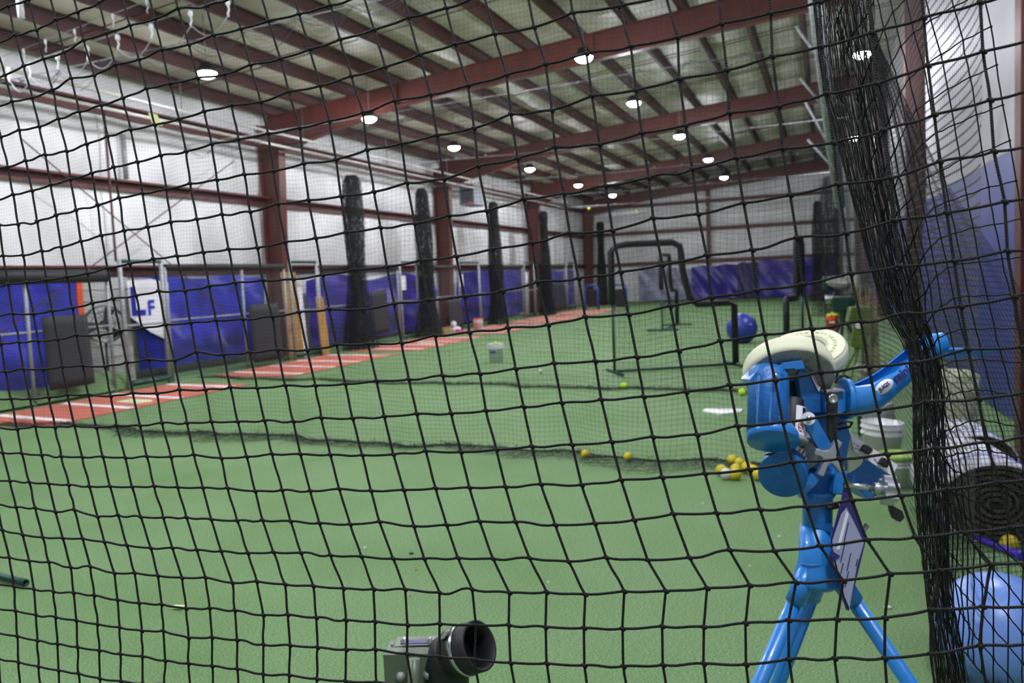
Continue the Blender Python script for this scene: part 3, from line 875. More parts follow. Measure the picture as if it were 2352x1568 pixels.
def gate(Ya, Yb, label, ztop=2.28, sign=False):
    t = thing('gate_frame', label, 'gate', (XF + 0.06, (Ya + Yb) / 2, 0), 'gate frames in the fence')
    for Y in (Ya, Yb):
        MB().tube([(XF + 0.06, Y, 0), (XF + 0.06, Y, ztop)], 0.038, 8).build('post', GALV, t)
    MB().tube([(XF + 0.06, Ya, ztop - 0.04), (XF + 0.06, Yb, ztop - 0.04)], 0.035, 8).build('header', DGREEN, t)
    MB().tube([(XF + 0.06, Ya, 1.12), (XF + 0.06, Yb, 1.12)], 0.02, 6).build('rail', GALV, t)
    MB().tube([(XF + 0.06, Ya, 0.1), (XF + 0.06, Yb, 0.1)], 0.05, 8).build('sill', DGREEN, t)
    if sign:
        MB().box((XF + 0.1, Ya - 0.02, 1.45), (XF + 0.11, Ya + 0.24, 1.85)).build('notice', STICKW, t)


panel(7.6, 10.75, 2.0, 'chain link fence section with thick black padded rail at the left edge', padr=0.11, posts=(9.2,))
gate(11.0, 11.95, 'grey gate posts with green header, nearest, beside the round fan')
panel(12.1, 15.7, 2.14, 'chain link fence section in front of the sagging blue tarp', posts=(14.25,))
gate(15.85, 16.9, 'grey gate posts with green header in front of the plywood boards')
panel(17.05, 21.0, 2.1, 'chain link fence section in front of the purple tarp and first net bundle', posts=(18.9,))
gate(21.05, 22.1, 'grey gate posts with a white notice, before the second net bundle', sign=True)
panel(22.2, 24.9, 2.1, 'chain link fence section beside the third red column')
gate(25.1, 26.8, 'grey gate posts with a white notice, right of the third red column', sign=True)
panel(27.0, 31.4, 2.1, 'chain link fence section behind the orange lidded bucket')
gate(31.5, 32.7, 'grey gate posts with a white notice, left of the fourth net bundle', sign=True)
panel(32.8, 37.2, 2.1, 'chain link fence section beyond the fourth net bundle')
gate(37.3, 38.6, 'farthest grey gate posts with green header')

def hang_mat(px0, py0, px1, py1, X, label, tilt=0.0):
    a, c = onX(px0, py0, X), onX(px1, py1, X)
    Ya, Yb = a.y, c.y
    zt, zb = (a.z), max(c.z, 0.1)
    MB().grid(lambda u, v: V((X - 0.02 + 0.05 * (1 - v) + 0.025 * math.sin(3 * u), Ya + (Yb - Ya) * u, zb + (zt - zb) * v + tilt * (u - 0.5) * v)), 8, 8).build('rubber_mat', RUBMAT, label=label, cat='mat', solid=0.02)


hang_mat(97, 728, 214, 880, XF + 0.13, 'large charcoal rubber mat hung on the fence left of the fan')
hang_mat(573, 700, 648, 822, XF + 0.13, 'charcoal rubber mat hung on the fence at the foot of the big red column')
hang_mat(851, 668, 893, 762, XF + 0.13, 'grey rubber mat with drooping corner on the purple tarp fence', 0.1)
hang_mat(1028, 690, 1062, 748, XF + 0.13, 'charcoal rubber mat beside the orange lidded bucket')
hang_mat(1272, 650, 1300, 715, XF + 0.13, 'farthest charcoal rubber mat on the fence')

def board(px, py0, py1, wpx, X, mat, label, lean=0.1):
    a, c = onX(px, py0, X), onX(px + wpx, py0, X)
    MB().boxb(((X - lean / 2), (a.y + c.y) / 2, a.z / 2), (0.009, 0, 0), (0, (c.y - a.y) / 2, 0), (-lean / 2, 0, a.z / 2)).build('plywood_board', mat, label=label, cat='board')


board(652, 625, 800, 34, XF - 0.12, PLYW, 'tall tan plywood board leaning behind the fence beside the big column')
board(682, 640, 800, 16, XF - 0.2, STICKW, 'tall white board leaning next to the tan plywood')
board(733, 682, 815, 17, XF + 0.16, PLYW, 'short tan plank leaning on the front of the fence')

# dark folded turf strip at the foot of the near fence
b = MB().grid(lambda u, v: V((XF - 0.62 + v * 0.65, 7.6 + u * 3.5, 0.04 + 0.33 * math.sin(math.pi * v) ** 0.8 * (0.8 + 0.2 * math.sin(9 * u)))), 30, 8)
b.build('turf_roll', TURF, label='mound of folded turf at the foot of the near left fence', cat='turf')

# ------------------------------------------------------------------ cage divider nets (every cord is geometry)
CELL = 0.0445


def divider(name, label, xa, xb, yline, ztop, seed, fold, front):
    r_ = np.random.default_rng(seed)
    nx, nz = int((xb - xa) / CELL) + 1, int(ztop / CELL) + 1
    nf = 9                                      # rows lying on the turf
    X = np.linspace(xa, xb, nx)
    ph = r_.uniform(0, 6.28, 8)
    fx = X[:, None]
    rows = np.arange(nz + nf)[None, :]
    z = np.maximum((rows - nf) * CELL, 0.0)
    h = z / ztop
    Yl = yline(X)[:, None]
    wave = fold * (np.sin(fx * 5.3 + ph[0] + 0.9 * z) * 0.5 + np.sin(fx * 2.1 + ph[1] - 0.5 * z) * 0.7 + 0.35 * np.sin(fx * 9.7 + ph[2] + 1.7 * z))
    Y = Yl + wave * (1 - 0.75 * h) * (0.5 + 0.5 * np.exp(-h * 3))
    on = np.clip((nf - rows) / nf, 0, 1)        # 1 at the loose hem
    hem = front * (0.75 + 0.3 * np.sin(fx * 1.3 + ph[3]) + 0.2 * np.sin(fx * 3.9 + ph[4]))
    Y = Y - on * hem
    Z = z + 0.035 * (np.sin(fx * 3.1 + ph[5] + z * 1.5) + 0.6 * np.sin(fx * 6.7 + ph[6])) * np.sin(np.pi * np.clip(h * 1.02, 0, 1)) ** 0.5
    Z = np.where(rows < nf, 0.006 + 0.02 * np.abs(np.sin(fx * 14 + rows * 1.9 + ph[7])), Z + 0.006)
    XX = fx + 0.03 * np.sin(fx * 4 + z * 2 + ph[2]) + 0 * Z
    XX = np.where(rows < nf, XX + 0.03 * np.sin(rows * 2.2 + fx * 7), XX)
    G = np.stack([XX, Y, Z], -1)
    lines = [G[i] for i in range(nx)] + [G[:, j] for j in range(nz + nf)]
    # the heavy lead rope in the hem, and loose doubled netting beside it
    vv, ff, uu = np_strands(lines, 0.00115, 3)
    t = thing(name, label, 'net', (float(xa + xb) / 2, float(yline(np.array([(xa + xb) / 2]))[0]), 0))
    np_obj('mesh', vv, ff, uu, BLACKN, t)
    rope = [G[i, nf] + np.array([0, -0.01, 0.004]) for i in range(0, nx, 2)]
    vv, ff, uu = np_strands([np.array(rope)], 0.007, 5)
    np_obj('hem_rope', vv, ff, uu, BLACKN, t)
    ll = []
    for i in range(0, nx, 1):
        for q in range(4):
            a = G[i, nf] + np.array([0, r_.uniform(-0.12, 0.03), 0.008])
            c = a + np.array([r_.uniform(-0.12, 0.12), -r_.uniform(0.1, 1.0) * hem[i, 0], r_.uniform(0, 0.02)])
            mid = (a + c) / 2 + np.array([r_.uniform(-0.04, 0.04), 0, r_.uniform(0.01, 0.045)])
            ll.append(np.array([a, mid, c]))
    vv, ff, uu = np_strands(ll, 0.0019, 3)
    np_obj('slack', vv, ff, uu, BLACKN, t)
    ll = []
    nb = int((xb - xa) / 0.74)
    yf = lambda q: float(yline(np.array([q]))[0])
    for i in range(nb):
        for q in range(7):
            x0_, x1_ = xa + i * 0.74 + r_.uniform(-.05, .05), xa + (i + 1) * 0.74 + r_.uniform(-.05, .05)
            sg = r_.uniform(0.02, 0.3)
            ll.append(np.array([[x0_ + (x1_ - x0_) * s, yf(x0_) + r_.uniform(-.03, .03), ztop + 0.02 - sg * math.sin(math.pi * s)] for s in np.linspace(0, 1, 7)]))
    vv, ff, uu = np_strands(ll, 0.0022, 3)
    np_obj('top_slack', vv, ff, uu, NETTOP, t)
    # top cable and its white clips
    MB().tube([(xa, float(yline(np.array([xa]))[0]), ztop + 0.03), ((xa + xb) / 2, float(yline(np.array([(xa + xb) / 2]))[0]), ztop - 0.01), (xb, float(yline(np.array([xb]))[0]), ztop + 0.03)], 0.006, 6).build('top_cable', GALV, t)
    return t


divider('cage_net', 'nearer black divider net crossing the turf, hem lying behind the yellow balls', -10.35, 0.45,
        lambda x: 7.12 + 0.085 * np.maximum(-x - 0.5, 0), 4.45, 3, 0.10, 0.42)
divider('cage_net', 'second black divider net crossing the turf behind the home plate', -11.3, 0.45,
        lambda x: 11.35 + 0.14 * np.maximum(-x - 1.5, 0), 4.4, 8, 0.10, 0.2)

# clips on the near cable
clips = [(20, 160), (68, 150), (132, 130), (200, 110), (270, 85), (347, 60), (437, 30), (523, 5)]
cw = ['first', 'second', 'third', 'fourth', 'fifth', 'sixth', 'seventh', 'eighth']


def clip(p, label, g, s=1.0):
    t = thing('cable_clip', label, 'clip', p, g)
    b = MB().lathe(p + V((0, 0, 0.0)), (0, 0, -1), [(-0.03, 0.001), (-0.02, 0.022 * s), (0.02, 0.026 * s), (0.045, 0.012 * s), (0.05, 0.001)], 10)
    b.build('shell', WPLAS, t)
    MB().tube([p + V((0, 0, -0.04)), p + V((0.012, 0, -0.08)), p + V((-0.01, 0, -0.12)), p + V((0.004, 0, -0.15))], 0.009 * s, 6).build('tail', WPLAS, t)


for k, q in enumerate(clips):
    clip(onY(*q, 7.45), 'white clip on the upper net cable at top left, %s of eight from the left' % cw[k], 'white clips on the near cable')
for k, q in enumerate([(4, 132), (54, 116), (104, 94), (171, 71), (259, 36), (337, 3)]):
    clip(onY(*q, 8.6), 'small white clip on the farther cable at top left, %s of six from the left' % cw[k], 'white clips on the farther cable', 0.6)
b = MB()
pp = [onY(*q, 7.45) for q in clips]
for a, c in zip(pp, pp[1:]):
    b.tube([a + (c - a) * s + V((0, 0, -0.13 - 0.16 * math.sin(math.pi * s))) for s in [i / 8 for i in range(9)]], 0.006, 5)
b.tube([pp[0] + V((-1.2, 0, -0.1)), pp[-1] + V((0.8, 0, 0.12))], 0.005, 5)
b.build('looped_string', GALV, label='thin cord swinging in loops between the white clips at top left', cat='cord')
a, c = onY(4, 131, 8.6), onY(337, 2, 8.6)
MB().tube([a + (a - c) * 0.3, c + (c - a) * 0.6], 0.005, 5).build('tension_wire', GALV, label='thin straight farther cable carrying the small white clips', cat='cord')
MB().tube([onY(42, -20, 7.0), onY(49, 42, 7.0)], 0.034, 12).build('hanging_tube', WPLAS, label='short white plastic tube hanging at the top left corner', cat='tube')
p = onY(357, 275, 7.3)
MB().prism([onY(340, 258, 7.3), onY(357, 262, 7.3), onY(371, 288, 7.3), onY(352, 290, 7.3)], (0, 0.02, 0)).build('foam_scrap', M('pale yellow foam', '#dcdc9a', 0.8), label='pale yellow foam scrap caught high in the divider net', cat='scrap')

# overhead nets sagging between cables
cy = [1.0, 7.3, 12.0, 17.9, 22.8, 28.2, 33.6, 39.0, 43.6]
for k, (a, c) in enumerate(zip(cy, cy[1:])):
    def fn(u, v, a=a, c=c):
        return V((-11.35 + u * 11.8, a + (c - a) * v, 4.5 - 0.22 * math.sin(math.pi * v) * (0.7 + 0.3 * math.sin(u * 9)) - 0.06 * abs(math.sin(u * math.pi * 6))))
    MB().grid(fn, 48, 12, su=11.8 / CELL, sv=(c - a) / CELL).build('overhead_net', NETCEIL, label='sagging black net roof over the %s cage from the camera' % ordn[k], cat='net', group='overhead cage nets', uv=True)
for k, Y in enumerate(cy[3:]):
    b = MB().tube([(-11.4, Y, 4.52), (-5.5, Y, 4.44), (0.5, Y, 4.52)], 0.007, 5)
    for i in range(16):
        b.sphere((-11 + i * 0.74, Y, 4.5), 0.022, 6, 4)
    b.build('overhead_cable', GALV, label='cable with white knots carrying the net roof, %s beyond the second divider' % ordn[k], cat='cable', group='overhead cables')

# long side net at the right
MB().grid(lambda u, v: V((0.47 + 0.05 * math.sin(u * 80 + v * 2) + 0.03 * math.sin(u * 31), 3.3 + u * 40.5, 0.01 + v * 4.5)), 240, 16, su=42 / CELL, sv=4.5 / CELL).build('side_net', NETSIDE, label='long black side net running down the right of the cages', cat='net', uv=True)

# gathered nets
def bundle(p, h, rad, name, label, group, seed, n=110, taper=0.55):
    r_ = np.random.default_rng(seed)
    z = np.linspace(0, h, 30)
    prof = rad * (0.72 + 0.75 * np.exp(-z * 0.8) + 0.12 * np.sin(z * 2 + seed))
    prof = prof * np.clip((h - z) / 0.35 + taper, 0, 1)
    ll = []
    for i in range(n):
        a0, rr = r_.uniform(0, 6.28), math.sqrt(r_.uniform(0.02, 1))
        a = a0 + 0.5 * np.sin(z * r_.uniform(1, 3) + r_.uniform(0, 6)) + r_.normal(0, 0.08, len(z))
        ll.append(np.stack([p[0] + prof * rr * np.cos(a), p[1] + prof * rr * np.sin(a), z + 0.01], -1))
    for i in range(n * 5):
        k = r_.integers(0, 29)
        a0 = r_.uniform(0, 6.28)
        da = r_.uniform(-0.8, 0.8)
        R_ = prof[k] * r_.uniform(0.6, 1.12)
        zz = z[k] + r_.uniform(0, 0.1)
        ll.append(np.array([[p[0] + R_ * math.cos(a0 + da * s), p[1] + R_ * math.sin(a0 + da * s), zz + r_.uniform(-0.05, 0.05)] for s in (0, .5, 1)]))
    vv, ff, uu = np_strands(ll, 0.0035, 3)
    return np_obj(name, vv, ff, uu, BLACKN, label=label, cat='net', group=group)


for k, (q, w) in enumerate([((830, 806), 'nearest, left of the white bucket'), ((985, 772), 'second, left of the third red column'), ((1145, 748), 'third, right of the orange lidded bucket'),
                            ((1257, 726), 'fourth, against the fourth red column'), ((1385, 705), 'farthest, left of the tall padded screen')]):
    p = onX(q[0], q[1], -11.15)
    bundle((p.x, p.y), 4.4, 0.31 - 0.012 * k, 'bunched_net', 'black net gathered in a column by the fence, ' + w, 'bunched nets by the left fence', k + 1, 260, 0.6)
for k, (px, Y, w) in enumerate([(1912, 28.2, 'before the back wall'), (1880, 39.0, 'farthest one near the back wall')]):
    p = onY(px, 650, Y)
    bundle((p.x, p.y), 4.4, 0.42 if k == 0 else 0.3, 'bunched_net', 'black net gathered in a column at right, ' + w, 'bunched nets at the right', 20 + k, 170, 0.6)

# sloping grey pole with braces beside the bunched near net
t = thing('net_pole', 'sloping grey steel pole with short braces left of the bunched net', 'pole', (0, 12, 3))
MB().tube([onY(1866, -60, 9.0), onY(1893, 160, 10.0), onY(1912, 330, 11.0), onY(1930, 470, 12.5)], [0.075, 0.08, 0.08, 0.075], 12).build('tube', GALV, t)
for a, c in (((1828, 60), (1897, 160)), ((1838, 180), (1908, 265)), ((1850, 235), (1912, 350)), ((1855, 320), (1925, 400))):
    MB().tube([onY(*a, 10.3), onY(*c, 10.3)], 0.014, 8).build('brace', GALV, t)

# ------------------------------------------------------------------ protective screens
def lscreen(pa, pb, label, ztop=2.12, cut=0.56, zc=1.08, padded=True):
    pa, pb = V(pa), V(pb)
    u = (pb - pa)
    n = u.normalized().cross(V((0, 0, 1)))
    t = thing('pitching_screen', label, 'screen', (pa + pb) / 2)
    P = lambda s, z: pa + u * s + V((0, 0, z))
    b = MB().tube([P(0, 0.04), P(0, 1.15)], 0.026, 8)
    b.tube([P(0, 0.04), P(1, 0.04)], 0.026, 8)
    b.build('lower_frame', DGREEN, t)
    b = MB().tube([P(0, 1.15), P(0, ztop - 0.12), P(0.05, ztop - 0.02), P(0.12, ztop), P(cut - 0.06, ztop), P(cut, ztop - 0.06), P(cut + 0.01, ztop - 0.2),
                   P(cut + 0.02, zc + 0.55), P(cut + 0.07, zc + 0.12), P(cut + 0.13, zc), P(0.94, zc), P(1.0, zc - 0.05), P(1.0, 0.06)], 0.058, 10)
    b.build('foam_pad', BLACKF, t)
    for s in (0, 1):
        b = MB().tube([P(s, 0.03) - n * 0.45, P(s, 0.03) + n * 0.45], 0.024, 8)
        b.build('foot', DGREEN, t)
    w = u.length
    MB().grid(lambda a, v: P(a * (cut - 0.01), 0.06 + v * (ztop - 0.1)) + n * 0.05 * math.sin(math.pi * a) * math.sin(math.pi * v), 6, 6, su=w * cut / 0.045, sv=ztop / 0.045).build('netting', SCRN, t, uv=True)
    MB().grid(lambda a, v: P(cut - 0.01 + a * (1 - cut), 0.06 + v * (zc - 0.08)), 4, 4, su=w * (1 - cut) / 0.045, sv=zc / 0.045).build('netting', SCRN, t, uv=True)
    return t


lscreen(fl(1412, 858), fl(1690, 840), 'padded L shaped pitching screen with green base, nearest and widest')
lscreen(fl(1522, 760), fl(1556, 747), 'narrow looking L shaped pitching screen seen nearly edge on behind the first')
lscreen(fl(1845, 824), fl(1808, 829), 'black padded L shaped pitching screen standing behind the machine wheels', cut=0.3)

# ------------------------------------------------------------------ balls
def ball(p, r, mat, label, group=None, seams=True, cat='ball', name='softball'):
    p = V(p)
    t = thing(name, label, cat, (p.x, p.y, p.z), group)
    c = p + V((0, 0, r))
    MB().sphere(c, r, 20, 12).build('cover', mat, t)
    if seams:
        pts = []
        rot = Matrix.Rotation(random.random() * 6, 3, 'Z') @ Matrix.Rotation(random.random() * 6, 3, 'X')
        for i in range(40):
            a = 2 * math.pi * i / 40
            v = V((math.cos(a) + 0.35 * math.cos(3 * a), math.sin(a) - 0.35 * math.sin(3 * a), 0.9 * math.sin(2 * a))).normalized()
            pts.append(c + rot @ v * r * 1.003)
        MB().tube(pts, r * 0.03, 4, closed=True).build('seam', mat, t)
    return t


balls = [((1433, 893), 0.048, LIME, 'lime green ball on the turf below the nearest screen, behind the net hem'), ((1705, 908), 0.048, LIME, 'lime green ball left of the blue machine housing'),
         ((1242, 857), 0.037, WBALL, 'small white ball on the turf between the bucket and the screen'), ((1345, 1052), 0.04, YELL, 'single yellow ball at the net hem, the left one of two apart'),
         ((1443, 1059), 0.04, YELL, 'single yellow ball at the net hem, the right one of two apart'), ((1683, 1068), 0.045, YELL, 'yellow ball at the back of the pile, lifting the net'),
         ((1657, 1092), 0.045, YELL, 'leftmost yellow ball of the pile at the net hem'), ((1668, 1101), 0.046, WBALL, 'white ball at the front left of the yellow ball pile'),
         ((1690, 1102), 0.047, YELL, 'front yellow ball of the pile, right of the white ball'), ((1690, 1090), 0.045, YELL, 'yellow ball directly behind the front ball of the pile'),
         ((1716, 1086), 0.046, YELL, 'yellow ball in the right part of the pile'), ((1730, 1093), 0.046, YELL, 'yellow ball of the pile touching the machine outline'),
         ((1742, 1103), 0.046, YELL, 'front right yellow ball of the pile half hidden by the machine'), ((1700, 1075), 0.044, YELL, 'brownish yellow ball buried in the net hem behind the pile')]
for q, r, m, lb in balls:
    ball(fl(*q), r, m, lb, 'balls on the turf')
for q, w in (((1353, 482), 'left'), ((1462, 487), 'middle'), ((1755, 463), 'right')):
    p = onY(q[0], q[1], 33.0)
    ball(p, 0.05, LIME, 'lime ball caught high in the far net roof, the %s one of three' % w, 'lime balls in the far net roof', False)
for a, c, k, w in (((1678, 1008), (0, 0), 0, ''),):
    pass
ball(fl(2318, 1266), 0.048, YELL, 'yellow ball under the bunched net by the purple bat at lower right')
ball(fl(2284, 1226), 0.04, M('tan worn leather', '#a98c58', 0.7), 'tan worn ball below the rolled turf end')
ball(fl(1128, 743), 0.045, YELL, 'small yellow ball right of the orange lidded bucket')

def gymball(p, r, label, hexc):
    t = thing('exercise_ball', label, 'exercise ball', p)
    c = V(p) + V((0, 0, r * 0.97))
    prof = [(-r * math.cos(math.pi * i / 28), max(1e-5, r * math.sin(math.pi * i / 28)) * (1 + 0.004 * math.sin(i * 3.1))) for i in range(29)]
    MB().lathe(c, (0.2, 0.1, 1), prof, 40).build('shell', M('ball vinyl ' + hexc, hexc, 0.35, 0, 0.06, 3), t)
    MB().cyl(c + V((0.6, -0.7, 0.3)).normalized() * r * 0.985, c + V((0.6, -0.7, 0.3)).normalized() * r * 1.01, 0.015).build('valve_plug', WPLAS, t)


gymball(fl(1705, 788), 0.335, 'big navy blue exercise ball standing behind the nearest screen', '#2b3a9c')
p = fl(2292, 1578)
gymball(p, 0.225, 'light blue exercise ball inside the bunched net at the lower right corner', '#6f93dc')

# ------------------------------------------------------------------ buckets
def bucket(p, h, r, mat, label, lid=None, fill=None, tilt=(0, 0, 1), group=None, band=None, rings=True):
    p = V(p)
    ax = V(tilt).normalized()
    t = thing('bucket', label, 'bucket', p, group)
    prof = [(0, 1e-5), (0, r * 0.86), (h * 0.72, r * 0.96), (h * 0.73, r * 1.04), (h * 0.77, r * 1.04), (h * 0.78, r * 0.97), (h * 0.86, r * 0.98), (h * 0.87, r * 1.05), (h * 0.9, r * 1.05), (h * 0.91, r), (h * 0.99, r), (h, r * 1.05), (h, r * 0.97), (h * 0.1, r * 0.82), (h * 0.1, 1e-5)]
    MB().lathe(p, ax, prof, 28).build('pail', mat, t)
    s = ax.orthogonal().normalized()
    q = ax.cross(s)
    MB().tube([p + ax * (h * 0.85) + s * r * 1.05 * math.cos(a) + q * r * 1.07 * math.sin(a) - ax * h * 0.35 * math.sin(a) for a in [math.pi * i / 12 for i in range(13)]], 0.004, 5).build('handle', CHROME, t)
    if lid:
        MB().lathe(p + ax * h * 0.98, ax, [(0, 1e-5), (0, r * 1.08), (0.03, r * 1.08), (0.035, r * 0.98), (0.025, r * 0.95), (0.025, 1e-5)], 28).build('lid', lid, t)
    if band:
        MB().box(p + V((-r * 0.5, -r * 0.97, h * 0.5)), p + V((r * 0.35, -r * 0.9, h * 0.62))).build('label_patch', band, t)
    if fill:
        for i in range(9):
            a = i * 2.4
            c = p + ax * (h * 0.93) + (s * math.cos(a) + q * math.sin(a)) * (r * 0.62 if i else 0)
            ball(c, 0.045, fill, 'lime ball heaped in the bucket standing on the turf at (%s)' % ('centre' if i == 0 else 'rim'), 'lime balls heaped in ' + label.split(' ')[0] + ' ' + label.split(' ')[1] + ' bucket', False)
    return t


BKT = M('white bucket plastic', '#dfe1e4', 0.4, 0, 0.04, 8)
bucket(fl(1140, 831), 0.37, 0.15, BKT, 'white plastic bucket standing alone on the turf with a lime ball on top', band=M('blue label ink', '#2c4fa0', 0.5))
p = fl(1140, 831)
ball((p.x, p.y, 0.32), 0.045, LIME, 'lime ball peeking over the rim of the lone white bucket')
bucket(fl(1099, 759), 0.37, 0.16, BKT, 'white bucket with an orange lid and orange base by the left fence', lid=ORANGE, band=ORANGE)
p = fl(1912, 757)
bucket(p, 0.36, 0.16, ORANGE, 'orange bucket heaped with lime balls near the side net', band=STICKW)
k = 0
for (dx, dy, w) in [(0, 0, 'top middle'), (0.09, 0.02, 'right'), (-0.09, 0.01, 'left'), (0.04, -0.08, 'front right'), (-0.05, -0.08, 'front left'), (0.03, 0.09, 'back')]:
    ball((p.x + dx, p.y + dy, 0.315 if w != 'top middle' else 0.35), 0.046, LIME, 'lime ball heaped in the orange bucket, %s one' % w, 'lime balls in the orange bucket', False)
LBK = [((2060, 1114), 0.21, 0.135, BKT, 'white bucket with printed side and mossy green lid behind the machine', M('moss green lid', '#8fae4c', 0.5), (0, 0, 1)),
       ((2022, 1072), 0.37, 0.155, BKT, 'white ribbed bucket lower left behind the black knob', None, (0.05, 0, 1)),
       ((2000, 1000), 0.37, 0.13, M('black bucket plastic', '#1c1c20', 0.5), 'black bucket with a yellow lid behind the machine, beside the white ones', M('yellow plastic', '#dcc52a', 0.4), (0.0, 0, 1))]
for q, h, r, m, lb, lid, tl in LBK:
    bucket(fl(*q), h, r, m, lb, lid=lid, tilt=tl)
p = at(2026, 985, 6.95)
bucket(p, 0.26, 0.135, BKT, 'white bucket stacked tilted on top of the ribbed white bucket', tilt=(-0.25, 0.1, 1))

# ------------------------------------------------------------------ rolled turf at the right
def turf_roll(c, ax, r, L, label, sq=0.78, blue=True):
    c, ax = V(c), V(ax).normalized()
    t = thing('turf_roll', label, 'turf roll', (c.x, c.y, max(c.z - r * sq, 0)))
    up = V((0, 0, 1))
    sd = ax.cross(up).normalized()
    N = 220
    turns = 6.5
    pts = []
    for i in range(N + 1):
        a = 2 * math.pi * turns * i / N
        rr = r * (0.12 + 0.88 * i / N)
        pts.append((sd * math.cos(a) + up * math.sin(a) * sq) * rr)
    th = r * 0.055
    b = MB()
    vs, fs = [], []
    for k, p in enumerate(pts):
        d = p.normalized()
        vs += [c + p, c + p + ax * L, c + p - d * th, c + p - d * th + ax * L]
    for k in range(N):
        o, q = 4 * k, 4 * (k + 1)
        fs += [(o, q, q + 1, o + 1), (o + 2, o + 3, q + 3, q + 2), (o, o + 2, q + 2, q)]
    MB().add(vs, fs).build('coil', M('dark olive turf edge', '#3a3a2a', 0.9, 0, 0, 20, 0, None, 0.3, '#625b48'), t)
    b = MB()
    vs, fs = [], []
    n = 48
    for k in range(n):
        a = 2 * math.pi * k / n
        d = (sd * math.cos(a) + up * math.sin(a) * sq)
        vs += [c + d * r * 1.02 - ax * 0.01, c + d * r * 1.02 + ax * L, c + d * r * 0.985 - ax * 0.01]
    for k in range(n):
        o, q = 3 * k, 3 * ((k + 1) % n)
        fs += [(o, q, q + 1, o + 1), (o, o + 2, q + 2, q)]
    b.add(vs, fs, True)
    b.build('backing', M('white woven turf backing', '#dcdde4', 0.6, 0, 0.12, 12, 0.2, 60), t)
    if blue:
        MB().tube([c + (sd * math.cos(a) + up * math.sin(a) * sq) * r * 1.022 + ax * 0.22 for a in [2 * math.pi * k / 40 for k in range(40)]], 0.006, 5, closed=True).build('blue_stripe', M('blue stripe ink', '#3346d8', 0.5), t)
    # infill disc behind the spiral
    vs = [c + ax * 0.02] + [c + ax * 0.02 + (sd * math.cos(2 * math.pi * k / 32) + up * math.sin(2 * math.pi * k / 32) * sq) * r * 0.97 for k in range(32)]
    MB().add(vs, [(0, 1 + k, 1 + (k + 1) % 32) for k in range(32)]).build('core', M('dark turf pile', '#1d2116', 0.95), t)


turf_roll(at(2290, 1158, 4.75), (-0.12, 1, 0), 0.3, 0.75, 'rolled turf with white backing, dark spiral end facing the camera, front one', 0.78)
turf_roll(at(2250, 1062, 5.75), (-0.1, 1, 0), 0.24, 0.7, 'rolled turf with white backing lying behind the front roll', 0.8)
MB().lathe(fl(2185, 1075), (0.05, -0.02, 1), [(0, 1e-5), (0, 0.17), (0.75, 0.16), (0.78, 0.1), (0.78, 1e-5)], 24).build('turf_roll', M('mossy white backing', '#c9ccb4', 0.7, 0, 0, 9, 0.3, 30, 0.3, '#7d8a55'), label='small white and mossy roll standing upright behind the lying rolls', cat='turf roll')
# purple bat and floor litter
p0, p1 = fl(2128, 1196), fl(2338, 1283)
t = thing('plastic_bat', 'thin purple plastic stick lying on the turf at the lower right', 'stick', (p0 + p1) / 2)
MB().tube([p0 + V((0, 0, 0.03)), p0.lerp(p1, 0.3) + V((0, 0, 0.03)), p0.lerp(p1, 0.7) + V((0, 0, 0.025)), p1 + V((0, 0, 0.025))], [0.018, 0.016, 0.018, 0.02], 10).build('shaft', M('purple plastic', '#4a2ad0', 0.4), t)
MB().cyl(p1 + V((0, 0, 0.025)), p1 + (p1 - p0).normalized() * 0.03 + V((0, 0, 0.025)), 0.025).build('end_cap', M('purple plastic', '#4a2ad0', 0.4), t)
p = fl(410, 1397)
MB().prism([p + V((-0.045, 0.02, 0.004)), p + V((0.02, 0.03, 0.004)), p + V((0.04, -0.02, 0.012)), p + V((-0.03, -0.02, 0.004))], (0, 0, 0.004)).build('foam_scrap', M('pale yellow foam', '#dcdc9a', 0.8), label='pale yellow scrap lying on the near turf at lower left', cat='scrap')
for q, s, m, w in [((838, 1258), 0.011, WPLAS, 'white speck of litter on the turf in the lower middle'), ((2040, 1396), 0.018, WPLAS, 'white speck of litter right of the machine legs'),
                   ((945, 1272), 0.018, BLACKR, 'dark crumb of litter on the turf in the lower middle'), ((955, 1309), 0.008, REDINK, 'red shred on the turf in the lower middle, upper one'),
                   ((942, 1369), 0.008, REDINK, 'red shred on the turf above the green metal box'), ((1259, 1337), 0.008, WPLAS, 'white crumb on the turf right of the lower middle'),
                   ((1790, 1232), 0.011, WPLAS, 'white crumb left of the machine post'), ((1722, 1300), 0.008, WPLAS, 'white crumb left of the machine legs'), ((1614, 1157), 0.01, WPLAS, 'white crumb below the ball pile')]:
    p = fl(*q)
    MB().sphere(p + V((0, 0, s * 0.3)), s, 8, 5, (1, 0.7, 0.35)).build('litter', m, label=w, cat='litter')
# green steel tube at the left edge
t = thing('screen_foot', 'end of a dark green steel tube lying on the turf at the left edge', 'tube', fl(30, 1340))
p0, p1 = fl(-260, 1255, 0.03), fl(60, 1338, 0.03)
d = (p1 - p0).normalized()
MB().lathe(p0, d, [(0, 0.021), ((p1 - p0).length, 0.021), ((p1 - p0).length, 0.018), ((p1 - p0).length - 0.12, 0.018), ((p1 - p0).length - 0.12, 1e-5)], 20).build('steel_tube', DGREEN, t)

